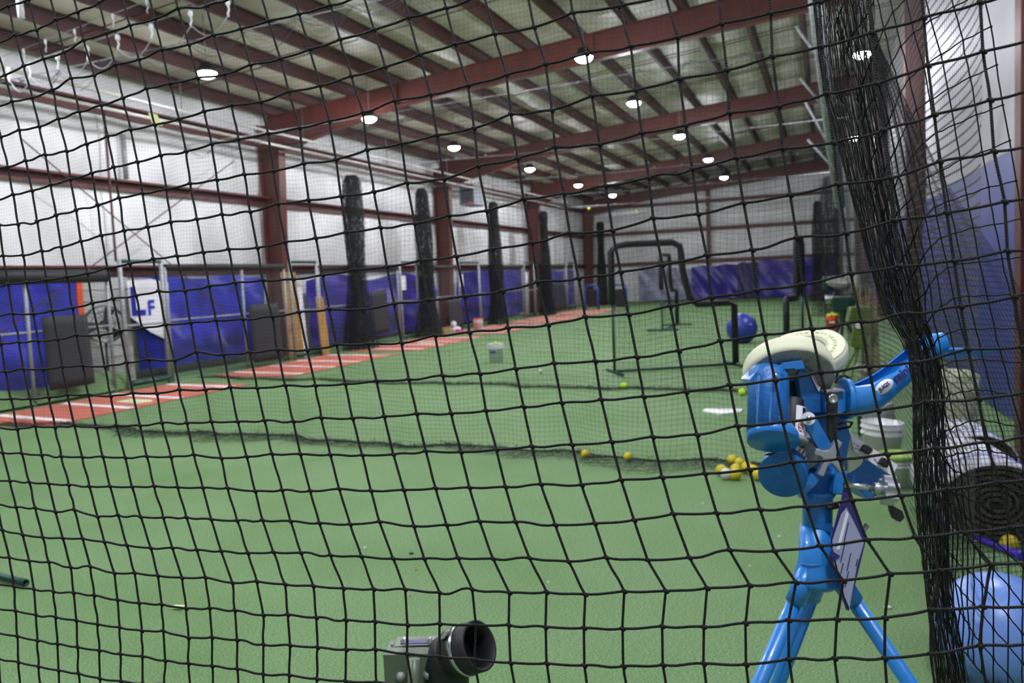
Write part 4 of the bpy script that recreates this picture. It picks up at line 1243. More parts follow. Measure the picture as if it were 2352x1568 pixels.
# gear heap and blue cart by the far fence
t = thing('stuffed_toy', 'small white and pink stuffed toy on the gear heap beside the third net bundle', 'toy', fl(1048, 765))
p = fl(1048, 765)
MB().sphere(p + V((0, 0, 0.12)), 0.12, 12, 8, (1.4, 1, 0.9)).build('torso', STICKW, t)
MB().sphere(p + V((-0.05, -0.05, 0.3)), 0.09, 12, 8).build('head', STICKW, t)
MB().sphere(p + V((0.12, -0.1, 0.1)), 0.07, 10, 6, (1.6, 0.7, 0.7)).build('arm', M('pink plush', '#d858a8', 0.8), t)
p = fl(1020, 770)
MB().boxb(p + V((0, 0, 0.13)), (0.22, 0.06, 0.03), (-0.03, 0.1, 0), (0, 0, 0.11)).build('cardboard_box', M('tan cardboard', '#b59a6c', 0.8), label='small tan cardboard box on the floor beside the second net bundle', cat='box')
p = fl(1360, 712)
t = thing('ball_cart', 'blue tube framed ball cart near the far left corner', 'cart', p)
MB().tube([p + V((-0.3, 0, 0.05)), p + V((-0.3, 0, 1.0)), p + V((-0.2, 0, 1.15)), p + V((0.2, 0, 1.15)), p + V((0.3, 0, 1.0)), p + V((0.3, 0, 0.05))], 0.045, 8).build('frame', M('blue painted tube', '#2a56b0', 0.4), t)
MB().box(p + V((-0.22, 0.05, 0.15)), p + V((0.22, 0.35, 0.95))).build('bin', BLACKF, t, bevel=0.04)
for s in (-0.3, 0.3):
    MB().cyl(p + V((s, -0.03, 0.07)), p + V((s, 0.03, 0.07)), 0.07).build('wheel', BLACKR, t)
t2 = copy_tree(t)
t2.location = fl(1425, 712)
t2['label'] = 'blue tube framed ball cart behind the tall padded screen post'

# ------------------------------------------------------------------ the two machines at the far right
def far_machine(p, label, body, s=1.0):
    p = V(p)
    t = thing('ball_machine', label, 'pitching machine', p)
    hub = p + V((0, 0, 0.85)) * s
    for a in (0.3, 2.4, 4.5):
        d = V((math.cos(a), math.sin(a), 0))
        MB().tube([hub, p + d * 0.5 * s + V((0, 0, 0.02))], 0.022, 8).build('leg', BLACKR, t)
    MB().cyl(hub - V((0, 0, 0.1)), hub + V((0, 0, 0.12)), 0.05).build('post', body, t)
    MB().box(hub + V((-0.14, -0.1, 0.1)), hub + V((0.14, 0.12, 0.32))).build('body', body, t, bevel=0.02)
    for q, n in ((V((-0.06, 0.02, 0.52)), V((0.3, -0.35, 0.9))), (V((0.13, 0.05, 0.5)), V((-0.8, -0.6, 0.2)))):
        w = MB().lathe(hub + q, n, [(-0.03, 1e-5), (-0.03, 0.09), (-0.045, 0.13), (-0.03, 0.165), (0.03, 0.165), (0.045, 0.13), (0.03, 0.09), (0.03, 1e-5)], 28)
        w.build('wheel', TIREG, t)
    MB().cyl(hub + V((-0.24, 0, 0.28)), hub + V((-0.1, 0, 0.3)), 0.07).build('motor', CHROME, t)
    MB().cyl(hub + V((-0.2, 0.1, 0.42)), hub + V((-0.2, 0.1, 0.62)), 0.075).build('motor', body, t)
    MB().tube([hub + V((0.1, -0.1, 0.2)), hub + V((0.25, -0.3, 0.35)), hub + V((0.3, -0.42, 0.5))], 0.045, 10).build('feed_chute', body, t)
    return t


far_machine(fl(1938, 862), 'dark green two wheeled pitching machine at the right, behind the orange bucket line', DGREEN)
p = fl(1965, 892)
t = thing('ball_feeder', 'moss green boxy ball feeder on a splayed stand by the side net', 'ball feeder', p)
MB().boxb(p + V((0.05, 0, 0.98)), (0.13, 0.03, 0), (-0.02, 0.1, 0), (0.02, 0, 0.1)).build('hopper', LEAFG, t, bevel=0.015)
MB().boxb(p + V((0.06, 0, 0.72)), (0.09, 0, -0.02), (0, 0.07, 0), (0.03, 0, 0.18)).build('body', LEAFG, t, bevel=0.015)
MB().cyl(p + V((0.05, -0.1, 0.84)), p + V((0.05, -0.07, 0.84)), 0.05).build('dial', STICKW, t)
for a in (0.9, 2.6, 4.2, 5.6):
    MB().tube([p + V((0.06, 0, 0.6)), p + V((0.06 + math.cos(a) * 0.33, math.sin(a) * 0.33, 0.02))], 0.016, 6).build('leg', LEAFG, t)
# crumpled protective gear beside it
p = fl(2010, 905)
b = MB()
for i in range(16):
    a = rng.uniform(0, 6.28)
    b.sphere(p + V((rng.uniform(-0.2, 0.15), rng.uniform(-0.1, 0.3), rng.uniform(0.05, 0.35))), rng.uniform(0.04, 0.09), 10, 6, (1, 0.7, 0.8))
b.build('gear_heap', M('off white crumpled cloth', '#c3c0b4', 0.85, 0, 0, 14, 0.6, 25, 0.3, '#5c5a4e'), label='heap of crumpled off white gear at the foot of the green feeder', cat='gear')
p = fl(2003, 880)
b = MB()
for i in range(60):
    q = p + V((rng.uniform(-0.12, 0.1), rng.uniform(-0.1, 0.1), 0.5))
    b.tube([q, q + V((rng.uniform(-0.1, 0.06), 0, rng.uniform(0.4, 0.9)))], 0.004, 3)
    b.tube([q, V((q.x + rng.uniform(-.03, .03), q.y, 0.01))], 0.004, 3)
b.build('frayed_rope', M('tan frayed rope', '#a58a54', 0.9), label='frayed tan rope hanging against the side net behind the green feeder', cat='rope')

# ------------------------------------------------------------------ the blue three-wheeled pitching machine
D0 = 1.95
K = D0 / FPX


def A(x, y, d=0.0):
    return at(x, y, D0 + d)


def dirv(a, b_, c):
    return (EX * a + EYV * b_ + EZ * c).normalized()


base = fl(1830, 2280)
base.z = 0
pm = thing('pitching_machine', 'bright blue three wheeled pitching machine on a tripod, largest thing at the right', 'pitching machine', base)


def tire(c, n, R, w, side=TIREG):
    half = [(w * 0.98, R * 0.45), (w, R * 0.46), (w * 1.03, R * 0.6), (w * 1.05, R * 0.78), (w * 1.04, R * 0.845), (w * 0.99, R * 0.85), (w * 0.98, R * 0.862), (w * 1.0, R * 0.875), (w * 0.97, R * 0.93), (w * 0.86, R * 0.972), (w * 0.6, R * 0.997), (w * 0.3, R)]
    prof = [(-a, q) for a, q in half] + half[::-1]
    o = MB().lathe(c, n, prof, 64, closed=True).build('tire', CREAM, pm)
    MB().lathe(c, n, [(-w * 0.7, 1e-5), (-w * 0.7, R * 0.36), (-w * 0.95, R * 0.44), (w * 0.95, R * 0.44), (w * 0.7, R * 0.36), (w * 0.7, 1e-5)], 40).build('rim', TIREG, o)
    MB().lathe(c, n, [(w * 1.06, R * 0.47), (w * 1.08, R * 0.6), (w * 1.10, R * 0.78), (w * 1.07, R * 0.87), (w * 1.03, R * 0.93), (w * 0.955, R * 0.962), (w * 0.9, R * 0.9), (w * 0.9, R * 0.5)], 64, closed=True).build('sidewall', side, o)
    b = MB()
    n = V(n).normalized()
    s = n.orthogonal().normalized()
    q = n.cross(s)
    for i in range(46):
        a = 2 * math.pi * i / 46 + 0.03 * (i % 3)
        if i % 12 in (9, 10):
            continue
        d = s * math.cos(a) + q * math.sin(a)
        e = n.cross(d)
        b.boxb(V(c) + n * w * 1.17 + d * R * 0.69, e * R * 0.018, d * R * (0.03 + 0.012 * (i % 2)), n * 0.0008)
    b.build('raised_lettering', side, o)
    return o


n1 = dirv(-0.09, -0.70, 0.71)
tire(A(1811, 855, 0.035), n1, 103 * K, 23 * K)
n2 = dirv(-0.27, 0.85, 0.46)
tire(A(1858, 812, 0.17), n2, 92 * K, 22 * K, CREAM)
n3 = dirv(-0.93, -0.22, 0.28)
tire(A(1925, 1040, 0.10), n3, 62 * K, 24 * K)

def hexprism(c, n, R, w, name, mat, parent, k=6):
    MB().lathe(c, n, [(0, 1e-5), (0, R), (w, R), (w, 1e-5)], k).build(name, mat, parent)


# motor housing 1 (tall ribbed shell pointing down towards the camera)
c0, c1 = A(1766, 850, -0.015), A(1764, 992, -0.085)
ax = (c1 - c0).normalized()
L = (c1 - c0).length
hs = MB().lathe(c0, ax, [(0, 1e-5), (0, 0.042), (0.012, 0.046), (L, 0.0475), (L, 1e-5)], 40, sx=0.85, ref=EX).build('motor_housing', MBLUED, pm)
c2, c3 = A(1774, 994, -0.080), A(1776, 1014, -0.094)
MB().lathe(c2, c3 - c2, [(-0.02, 0.046), (0, 0.056), (0.004, 0.0575), ((c3 - c2).length, 0.0575), ((c3 - c2).length, 1e-5)], 40, sx=0.8, ref=EX).build('end_cover', MBLUE, hs)
for px, w in ((1740, 4), (1770, 9), (1792, 4)):
    a, c = A(px, 858, -0.050), A(px - 3, 975, -0.124)
    MB().prism([a + EX * w * K, c, a - EX * w * K, a + EZ * 0.016], EX * 0.002).build('rib', MBLUED, hs)
pl = [(1722, 872), (1738, 852), (1765, 843), (1799, 838), (1800, 833), (1843, 827), (1849, 846), (1826, 849), (1824, 846), (1792, 849), (1760, 856), (1740, 868), (1727, 886)]
MB().prism([A(x, y, -0.05) for x, y in pl], EZ * -0.07).build('top_bracket', MBLUE, hs, bevel=0.001)
# side fin of the housing
pl = [(1790, 852), (1808, 856), (1801, 985), (1790, 990)]
MB().prism([A(x, y, -0.06) for x, y in pl], EZ * -0.05).build('side_fin', MBLUE, hs, bevel=0.001)
MB().cyl(A(1781, 866, -0.075), A(1781, 862, -0.10), 0.005).build('screw', CHROME, hs)

# diagonal frame arm with the sticker
pl = [(1843, 828), (1858, 850), (1894, 905), (1897, 948), (1845, 948), (1838, 900), (1832, 860)]
arm = MB().prism([A(x, y, 0.0) for x, y in pl], EZ * -0.06).build('frame_arm', MBLUED, pm, bevel=0.002)
MB().prism([A(x, y, -0.004) for x, y in [(1857, 850), (1863, 852), (1884, 890), (1881, 899), (1875, 890)]], EZ * 0.001).build('warning_label', STICKW, arm)
MB().prism([A(x, y, -0.006) for x, y in [(1861, 856), (1863, 856), (1882, 886), (1880, 887)]], EZ * 0.001).build('red_line', REDINK, arm)
MB().prism([A(x, y, 0.03) for x, y in [(1806, 865), (1842, 858), (1870, 930), (1860, 965), (1815, 960)]], EZ * -0.05).build('inner_frame', BLACKR, pm)

# motor 1 body with label
m1 = MB().cyl(A(1822, 918, -0.01), A(1816, 1015, -0.05), 24 * K, None, 32).build('drive_motor', BLACKR, pm)
c0, c1 = A(1826, 938, -0.02), A(1823, 1003, -0.046)
def wrap_label(c0, c1, r, a0, a1, mat, name, parent):
    ax = (c1 - c0).normalized()
    s = (EX - ax * EX.dot(ax)).normalized()
    q = s.cross(ax)
    if q.dot(EZ) < 0:
        q = -q
    return MB().grid(lambda u, v: c0.lerp(c1, v) + (s * math.cos(a0 + (a1 - a0) * u) + q * math.sin(a0 + (a1 - a0) * u)) * r, 12, 2).build(name, mat, parent), s, q
lb, s_, q_ = wrap_label(c0, c1, 24.8 * K, 0.1, 1.75, STICKW, 'motor_label', m1)
wrap_label(c0.lerp(c1, 0.03), c0.lerp(c1, 0.5), 25.2 * K, 0.7, 1.15, BLKINK, 'black_print', lb)
wrap_label(c0.lerp(c1, 0.03), c0.lerp(c1, 0.97), 25.2 * K, 0.25, 0.55, REDINK, 'red_print', lb)
cc = c0.lerp(c1, 0.72)
nn = (s_ * math.cos(1.3) + q_ * math.sin(1.3))
MB().lathe(cc + nn * 25.4 * K, nn, [(0, 1e-5), (0, 12.5 * K), (0.0006, 12.5 * K), (0.0006, 1e-5)], 24, sx=0.5, ref=(c1 - c0)).build('red_oval', REDINK, lb)
text('JUGS', 9.5 * K, cc + nn * 26.6 * K, (c0 - c1), -s_ if (c0 - c1).cross(-s_).dot(EZ) > 0 else s_, STICKW, lb, 'maker_lettering', 0.0002)
MB().lathe(A(1826, 1004, -0.048), (c1 - c0), [(0, 24 * K), (0.006, 29 * K), (0.012, 29 * K), (0.014, 20 * K)], 32).build('end_ring', GALV, m1)

# motor 3: round blue cover facing left-down, with striped label band
n3m = dirv(-0.42, -0.30, 0.86)
c = A(1797, 1092, -0.05)
m3 = MB().lathe(c - n3m * 0.085, n3m, [(0, 1e-5), (0, 0.042), (0.03, 0.047), (0.04, 0.053), (0.08, 0.0545), (0.085, 0.0545), (0.0855, 0.053), (0.0855, 1e-5)], 48).build('lower_motor', MBLUED, pm)
MB().prism([c + n3m * 0.002 + EX * a * K + EYV * b_ * K for a, b_ in [(-42, 47), (-18, 45), (20, 44), (36, 38), (30, 46), (0, 55), (-30, 52)]], n3m * 0.001).build('vent_slot', BLKINK, m3)
ca, cb = A(1862, 1026, 0.02), A(1842, 1042, -0.02)
mm = MB().cyl(ca, cb, 36 * K, None, 40).build('lower_motor_neck', GALV, m3)
axn = (cb - ca).normalized()
sN = axn.orthogonal().normalized()
for k, (r_, m_) in enumerate([(36.6, STICKW)]):
    MB().lathe(c - n3m * 0.122, n3m, [(0, 1e-5), (0, 0.0475), (0.0, 0.0485), (0.037, 0.0490), (0.037, 0.044)], 40).build('label_band', m_, m3)
ca, axn = c - n3m * 0.122, n3m
sN = axn.orthogonal().normalized()
for i in range(22):
    a = 2 * math.pi * i / 22
    d = sN * math.cos(a) + axn.cross(sN) * math.sin(a)
    e = axn.cross(d)
    if i % 5 == 0:
        MB().boxb(ca + axn * 0.018 + d * 0.0491, e * 0.005, axn * 0.013, d * 0.0003).build('black_print', BLKINK, m3)
    else:
        MB().boxb(ca + axn * 0.018 + d * 0.0491, e * 0.0026, axn * 0.015, d * 0.0003).build('red_stripe', REDINK, m3)

lb3 = MB().prism([A(x, y, -0.024) for x, y in [(1825, 1033), (1836, 1019), (1847, 1023), (1857, 1033), (1865, 1050), (1862, 1063), (1850, 1066), (1845, 1055), (1837, 1045)]], EZ * 0.002).build('motor_sticker', STICKW, m3)
for a, c_ in (((1841, 1044), (1850, 1030)), ((1848, 1051), (1858, 1038)), ((1853, 1059), (1863, 1049)), ((1833, 1038), (1839, 1031))):
    p_, q_ = A(*a, -0.0265), A(*c_, -0.0265)
    MB().boxb((p_ + q_) / 2, (q_ - p_) / 2, dirv(0.8, -0.6, 0) * 1.6 * K, EZ * 0.0004).build('red_stripe', REDINK, lb3)
MB().boxb(A(1842, 1026, -0.0265), dirv(0.8, -0.6, 0) * 5 * K, dirv(0.6, 0.8, 0) * 3 * K, EZ * 0.0004).build('black_print', BLKINK, lb3)

# centre block, bolt and black strap
MB().prism([A(x, y, -0.02) for x, y in [(1892, 905), (1925, 893), (1944, 897), (1944, 945), (1925, 955), (1896, 948)]], EZ * -0.07).build('centre_block', MBLUE, pm, bevel=0.003)
MB().prism([A(x, y, -0.03) for x, y in [(1895, 898), (1937, 893), (1940, 897), (1897, 903)]], EZ * -0.05).build('top_plate', GALV, pm)
st = MB().prism([A(x, y, -0.045) for x, y in [(1902, 908), (1908, 900), (1918, 900), (1925, 908), (1925, 960), (1922, 1010), (1926, 1060), (1912, 1040), (1903, 1000), (1902, 940)]], EZ * -0.012).build('black_strap', BLACKR, pm, bevel=0.002)
MB().lathe(A(1912, 915, -0.06), EZ, [(0, 0.011), (0.006, 0.011), (0.008, 0.008), (0.004, 0.006), (0.004, 1e-5)], 24).build('bolt', CHROME, st)
# body behind: dark blue casting
MB().prism([A(x, y, 0.02) for x, y in [(1835, 945), (1940, 950), (1955, 1000), (1940, 1085), (1880, 1090), (1850, 1060), (1838, 1000)]], EZ * -0.07).build('main_casting', MBLUED, pm, bevel=0.004)
MB().prism([A(x, y, -0.03) for x, y in [(1932, 1082), (1947, 1082), (1940, 1138), (1912, 1133), (1918, 1095)]], EZ * -0.05).build('yoke_side', MBLUE, pm, bevel=0.002)
MB().prism([A(x, y, -0.0) for x, y in [(1845, 1085), (1932, 1080), (1930, 1125), (1912, 1150), (1848, 1150), (1843, 1120)]], EZ * -0.05).build('yoke', MBLUED, pm, bevel=0.003)
MB().boxb(A(1851, 1113, -0.02), dirv(0.7, 0.7, 0) * 0.028, dirv(-0.7, 0.7, 0) * 0.012, EZ * 0.012).build('yoke_tab', MBLUE, pm, bevel=0.001)

# link arm with white washer
p0, p1 = A(1859, 962, -0.06), A(1898, 1030, -0.05)
d = (p1 - p0).normalized()
e = d.cross(EZ).normalized()
w = 15 * K
pts = [p0 + (e * math.cos(a) + d * -math.sin(a)) * w for a in [math.pi * i / 10 for i in range(11)]] + [p1 - e * w, p1 + e * w]
lk = MB().prism(pts, EZ * -0.014).build('link_arm', MBLUE, pm, bevel=0.001)
MB().cyl(A(1857, 961, -0.062), A(1857, 961, -0.075), 14.5 * K).build('washer', STICKW, lk)
hexprism(A(1857, 960, -0.075), EZ, 0.006, 0.006, 'bolt', CHROME, lk)

# X shaped silver hand knob
cx = A(1899, 1046, -0.075)
b = MB()
out = []
arms = [(-32, 12), (23, 34), (30, -32), (-20, -42)]
arms = sorted(arms, key=lambda t: math.atan2(t[1], t[0]))
for i, (ax_, ay_) in enumerate(arms):
    L = math.hypot(ax_, ay_)
    ux, uy = ax_ / L, ay_ / L
    h = 7.5
    out += [(ax_ + uy * h, ay_ - ux * h), (ax_ - uy * h, ay_ + ux * h)]
    nx, ny = arms[(i + 1) % 4]
    mx, my = (ax_ / L + nx / math.hypot(nx, ny)), (ay_ / L + ny / math.hypot(nx, ny))
    ml = math.hypot(mx, my)
    a0, a1 = math.atan2(ay_, ax_), math.atan2(ny, nx)
    if a1 < a0:
        a1 += 2 * math.pi
    for s in (0.25, 0.5, 0.75):
        aa = a0 + (a1 - a0) * s
        rr = 15 if s == 0.5 else 19
        out.append((rr * math.cos(aa), rr * math.sin(aa)))
xk = MB().prism([cx + EX * x * K + EYV * y * K for x, y in out], EZ * 0.018).build('cross_knob', SILV, pm, bevel=0.003)
MB().cyl(cx, A(1905, 1040, 0.0), 0.012).build('knob_stem', CHROME, xk)

# control box: blue cover with the white panel strip and two black dials
bx = MB().prism([A(x, y, 0.05) for x, y in [(1944, 1018), (2050, 1082), (2044, 1096), (2030, 1118), (2000, 1152), (1936, 1088)]], EZ * -0.10).build('control_box', MBLUED, pm, bevel=0.002)
fp = MB().prism([A(x, y, 0.035) for x, y in [(1948, 994), (2057, 1066), (2044, 1091), (1957, 1034)]], EZ * 0.012).build('control_panel', STICKW, bx)
for x, y in ((1990, 1032), (2031, 1062)):
    MB().boxb(A(x, y, 0.012), dirv(0.8, -0.55, 0) * 9.5 * K, dirv(0.55, 0.8, 0) * 9 * K, EZ * 0.010).build('dial', BLACKR, fp, bevel=0.003)
for x, y in ((1962, 1018), (1970, 1024), (1966, 1030), (1975, 1034), (2010, 1055), (2016, 1062), (2024, 1078), (2004, 1047)):
    MB().boxb(A(x, y, 0.0215), dirv(0.8, -0.55, 0) * 3.2 * K, dirv(0.55, 0.8, 0) * 0.7 * K, EZ * 0.0005).build('print_mark', PURPLE, fp)
for x, y in ((2001, 1034), (1991, 1051)):
    MB().boxb(A(x, y, 0.0215), dirv(0.8, -0.55, 0) * 3.5 * K, dirv(0.55, 0.8, 0) * 3 * K, EZ * 0.0006).build('orange_mark', ORANGE, fp)

# threaded rod and lobed knob
rod = MB().tube([A(1938, 1113, -0.07), A(2012, 1121, -0.075)], 6.5 * K, 16).build('threaded_rod', CHROME, pm)
ax = (A(2012, 1121, -0.075) - A(1938, 1113, -0.07)).normalized()
kb = MB().cyl(A(2006, 1120.5, -0.075), A(2028, 1123, -0.075), 12.5 * K, None, 24).build('lobed_knob', SILV, pm)
s = (EYV - ax * EYV.dot(ax)).normalized()
q = ax.cross(s)
poly = []
for i in range(72):
    a = 2 * math.pi * i / 72
    rr = (28 + 5 * min(1, max(-1, 1.8 * math.cos(6 * a)))) * K
    poly.append(A(2026, 1124, -0.075) + (s * math.cos(a) + q * math.sin(a)) * rr)
MB().prism(poly, ax * 27 * K).build('knob_head', SILV, kb, bevel=0.001)

# post, collar, tripod hub
MB().cyl(A(1878, 1130, -0.0), A(1877, 1218, 0.0), 33 * K, None, 32).build('post', MBLUE, pm)
MB().prism([A(x, y, -0.035) for x, y in [(1868, 1165), (1880, 1142), (1910, 1138), (1910, 1225), (1868, 1210)]], EZ * -0.012).build('post_bracket', MBLUED, pm, bevel=0.001)
MB().cyl(A(1900, 1166, -0.045), A(1925, 1160, -0.045), 7 * K).build('clamp_bolt', BLACKR, pm)
hub = MB().lathe(A(1876, 1208, 0), A(1871, 1340, 0) - A(1876, 1208, 0), [(0, 33 * K), (0, 37.5 * K), (80 * K, 38.5 * K), (84 * K, 40 * K), (100 * K, 44 * K), (128 * K, 50 * K), (140 * K, 44 * K), (141 * K, 1e-5)], 40, sx=0.9, ref=EX).build('tripod_hub', MBLUE, pm)
MB().tube([A(1876 + 37.8 * math.cos(a), 1291 + 7 * math.sin(a), -0.037 * math.sin(a)) for a in [2 * math.pi * i / 32 for i in range(32)]], 0.0016, 6, closed=True).build('weld_seam', MBLUE, hub)
feet = [(A(1850, 1325, -0.01), V((-0.45, 1.71, 0.0))), (A(1880, 1325, 0.03), V((-0.30, 2.38, 0.0))), (A(1925, 1325, 0.0), V((0.57, 2.08, 0.0)))]
for p, f_ in feet:
    d = (f_ - p)
    lg = MB().tube([p + d * 0.02, f_ + V((0, 0, 0.02))], 17.5 * K, 20).build('leg', MBLUE, pm)
    MB().lathe(p - d.normalized() * 0.02, d, [(0, 1e-5), (0, 22.5 * K), (0.085, 22.5 * K), (0.086, 17.6 * K)], 24).build('leg_socket', MBLUE, lg)
    MB().cyl(f_, f_ + V((0, 0, 0.05)), 0.024).build('rubber_foot', BLACKR, lg)

# feed chute: elbow and long trough to the flat lip
def trough(path, rad, a0, a1, mat, name, parent, th=0.0035):
    path = [V(p) for p in path]
    n = 20
    vs, vi = [], []
    for i, p in enumerate(path):
        t_ = (path[min(i + 1, len(path) - 1)] - path[max(i - 1, 0)]).normalized()
        up = (EYV - t_ * EYV.dot(t_)).normalized()
        sd = t_.cross(up)
        for k in range(n + 1):
            a = a0[i] + (a1[i] - a0[i]) * k / n
            d = up * math.cos(a) + sd * math.sin(a)
            vs.append(p + d * rad[i])
            vi.append(p + d * (rad[i] - th))
    fs = []
    m = n + 1
    N = len(vs)
    for i in range(len(path) - 1):
        for k in range(n):
            fs.append((i * m + k, i * m + k + 1, (i + 1) * m + k + 1, (i + 1) * m + k))
            fs.append((N + i * m + k, N + (i + 1) * m + k, N + (i + 1) * m + k + 1, N + i * m + k + 1))
        for k in (0, n):
            fs.append((i * m + k, (i + 1) * m + k, N + (i + 1) * m + k, N + i * m + k))
    return MB().add(vs + vi, fs, True).build(name, mat, parent)


path = [A(1944, 916, 0.0), A(1960, 914, 0.0), A(1990, 908, 0.005), A(2016, 893, 0.012), A(2046, 870, 0.02), A(2080, 842, 0.035), A(2115, 814, 0.05), A(2142, 792, 0.06), A(2160, 786, 0.065)]
rad = [43 * K, 43 * K, 42 * K, 38 * K, 34.5 * K, 33 * K, 32 * K, 31 * K, 28 * K]
op = [0.7, 0.8, 0.8, 0.75, 0.9, 0.8, 0.6, 0.4, 0.5]
ch = trough(path, rad, [o for o in op], [2 * math.pi - o for o in op], MBLUE, 'feed_chute', pm)
MB().cyl(A(1936, 916, 0.0), A(1950, 916, 0.0), 47 * K, None, 32).build('chute_flange', MBLUE, ch)
MB().prism([A(x, y, 0.06) for x, y in [(2120, 776), (2150, 770), (2165, 776), (2184, 798), (2278, 800), (2280, 806), (2262, 814), (2190, 824), (2150, 818), (2126, 800)]], EZ * -0.012).build('flat_lip', MBLUE, ch, bevel=0.002)
MB().boxb(A(2230, 804, 0.055), dirv(1, 0.0, 0.1) * 52 * K, dirv(0, 1, 0.2) * 3.5 * K, EZ * 0.02).build('lip_edge', MBLUE, ch, bevel=0.003)
MB().tube([A(1937 + 17 * math.cos(a), 880 + 18 * math.sin(a), 0.03) for a in [math.pi + math.pi * i / 12 for i in range(13)]], 0.0035, 8).build('wire_loop', BLACKR, ch)
# lettering on the trough
up2 = dirv(-0.62, 0.78, 0)
rt2 = dirv(0.78, 0.60, 0)
ov = MB().lathe(A(2031, 888, -0.033), EZ + EYV * 0.1, [(0, 1e-5), (0, 24 * K), (0.001, 24 * K), (0.001, 1e-5)], 40, sx=0.56, ref=rt2).build('white_oval', STICKW, ch)
text('JUGS', 13 * K, A(2031, 888, -0.037), rt2, up2, PURPLE, ov, 'maker_lettering', 0.0006)
text('mini-3', 31 * K, A(2080, 853, -0.021), rt2, up2, PURPLE, ch, 'model_lettering', 0.0012, 0.80)

# hanging laminated instruction card
cd = MB().prism([A(x, y, -0.07) for x, y in [(1938, 1118), (1952, 1120), (1990, 1238), (1986, 1252), (1950, 1402), (1943, 1400), (1928, 1345), (1908, 1252), (1909, 1235), (1932, 1150)]], EZ * -0.002)
cd = cd.build('instruction_card', PURPLE, pm)
MB().prism([A(x, y, -0.074) for x, y in [(1944, 1165), (1962, 1200), (1984, 1246), (1968, 1300), (1951, 1396), (1940, 1370), (1913, 1262), (1912, 1240), (1932, 1180)]], EZ * 0.0005).build('printed_page', M('pale lavender card', '#9ea3c2', 0.3), cd)
for pts in ([(1944, 1172), (1949, 1180), (1928, 1262), (1921, 1262)], ):
    MB().prism([A(x, y, -0.0752) for x, y in pts], EZ * 0.0005).build('page_fold', STICKW, cd)
for x, y, l_ in ((1943, 1225, 26), (1936, 1268, 22), (1950, 1290, 20), (1934, 1305, 12), (1968, 1292, 8), (1945, 1330, 18)):
    MB().boxb(A(x, y, -0.0752), dirv(0.25, -1, 0).cross(EZ) * 1.2 * K, dirv(-0.22, -1, 0) * l_ * K, EZ * 0.0004).build('print_line', PURPLE, cd)
MB().prism([A(x, y, -0.076) for x, y in [(1911, 1256), (1916, 1268), (1930, 1276), (1922, 1284), (1914, 1290), (1908, 1270)]], EZ * 0.0008).build('torn_corner', PURPLE, cd)
MB().cyl(A(1979, 1222, -0.03), A(1992, 1204, -0.03), 6 * K).build('clamp_pin', GALV, pm)
# power plug
plug = MB().prism([A(x, y, -0.05) for x, y in [(2036, 1153), (2048, 1160), (2066, 1170), (2071, 1186), (2061, 1196), (2046, 1188), (2040, 1172)]], EZ * 0.016).build('power_plug', BLACKR, pm, bevel=0.002)
for a, c in (((2058, 1194), (2066, 1204)), ((2067, 1188), (2078, 1199))):
    MB().boxb((A(*a, -0.044) + A(*c, -0.044)) / 2, (A(*c, -0.044) - A(*a, -0.044)) / 2, dirv(0.7, 0.7, 0) * 1.2 * K, EZ * 0.003).build('prong', CHROME, plug)
MB().tube([A(2044, 1160, -0.045), A(2036, 1150, -0.03), A(2020, 1140, 0.0), A(1990, 1120, 0.03)], 0.0035, 8).build('cord', BLACKR, plug)
MB().tube([A(1925, 975, -0.02), A(1945, 967, -0.03), A(1957, 970, -0.03), A(1952, 980, -0.02), A(1925, 985, 0.0)], 0.003, 8).build('cable_loop', BLACKR, pm)

# ------------------------------------------------------------------ small olive machine at the bottom edge
D1 = 1.97
K1 = D1 / FPX


def B(x, y, d=0.0):
    return at(x, y, D1 + d)


bb = fl(960, 2300)
sm = thing('soft_toss_feeder', 'olive green metal box with an upturned black rubber spout, cut by the bottom edge', 'ball feeder', (bb.x, bb.y, 0))
body = MB().prism([B(x, y, 0.0) for x, y in [(879, 1504), (1046, 1500), (1046, 1680), (890, 1680)]], EZ * -0.10 - EYV * 0.0).build('metal_box', OLIVE, sm, bevel=0.004)
MB().prism([B(879, 1504, 0.0), B(1046, 1500, 0.0), B(1030, 1484, 0.10), B(888, 1490, 0.10)], -EYV * 0.004).build('box_top', OLIVE, body)
MB().prism([B(905, 1484, 0.05), B(1016, 1480, 0.05), B(1016, 1458, 0.12), B(912, 1461, 0.12)], -EYV * 0.004).build('top_plate', OLIVE, body, bevel=0.002)
MB().prism([B(920, 1480, 0.04), B(1012, 1476, 0.04), B(1012, 1468, 0.06), B(920, 1471, 0.06)], EYV * 0.002).build('slot_strip', NAVYT, body)
for x in (930, 988, 1010):
    MB().lathe(B(x, 1474, 0.045), EYV + EZ * 0.3, [(0, 9 * K1), (0.004, 9 * K1), (0.005, 5 * K1), (0.012, 4.5 * K1), (0.012, 1e-5)], 16).build('nut', CHROME, body)
for x, y in ((921, 1553), (983, 1549)):
    MB().lathe(B(x, y, -0.001), EZ, [(0, 11 * K1), (0.003, 11 * K1), (0.004, 8.5 * K1), (0.012, 7 * K1), (0.012, 1e-5)], 20).build('hex_bolt', GALV, body)
MB().tube([B(951, 1512, -0.02), B(948, 1640, -0.035)], 13.5 * K1, 20).build('round_bar', OLIVE, body)
MB().lathe(B(898, 1480, 0.06), EX, [(0, 5 * K1), (6 * K1, 6 * K1), (6 * K1, 1e-5)], 12).build('nut', CHROME, body)
nm = dirv(0.74, 0.42, 0.52)
cm = B(1101, 1482, -0.03)
R = 57 * K1
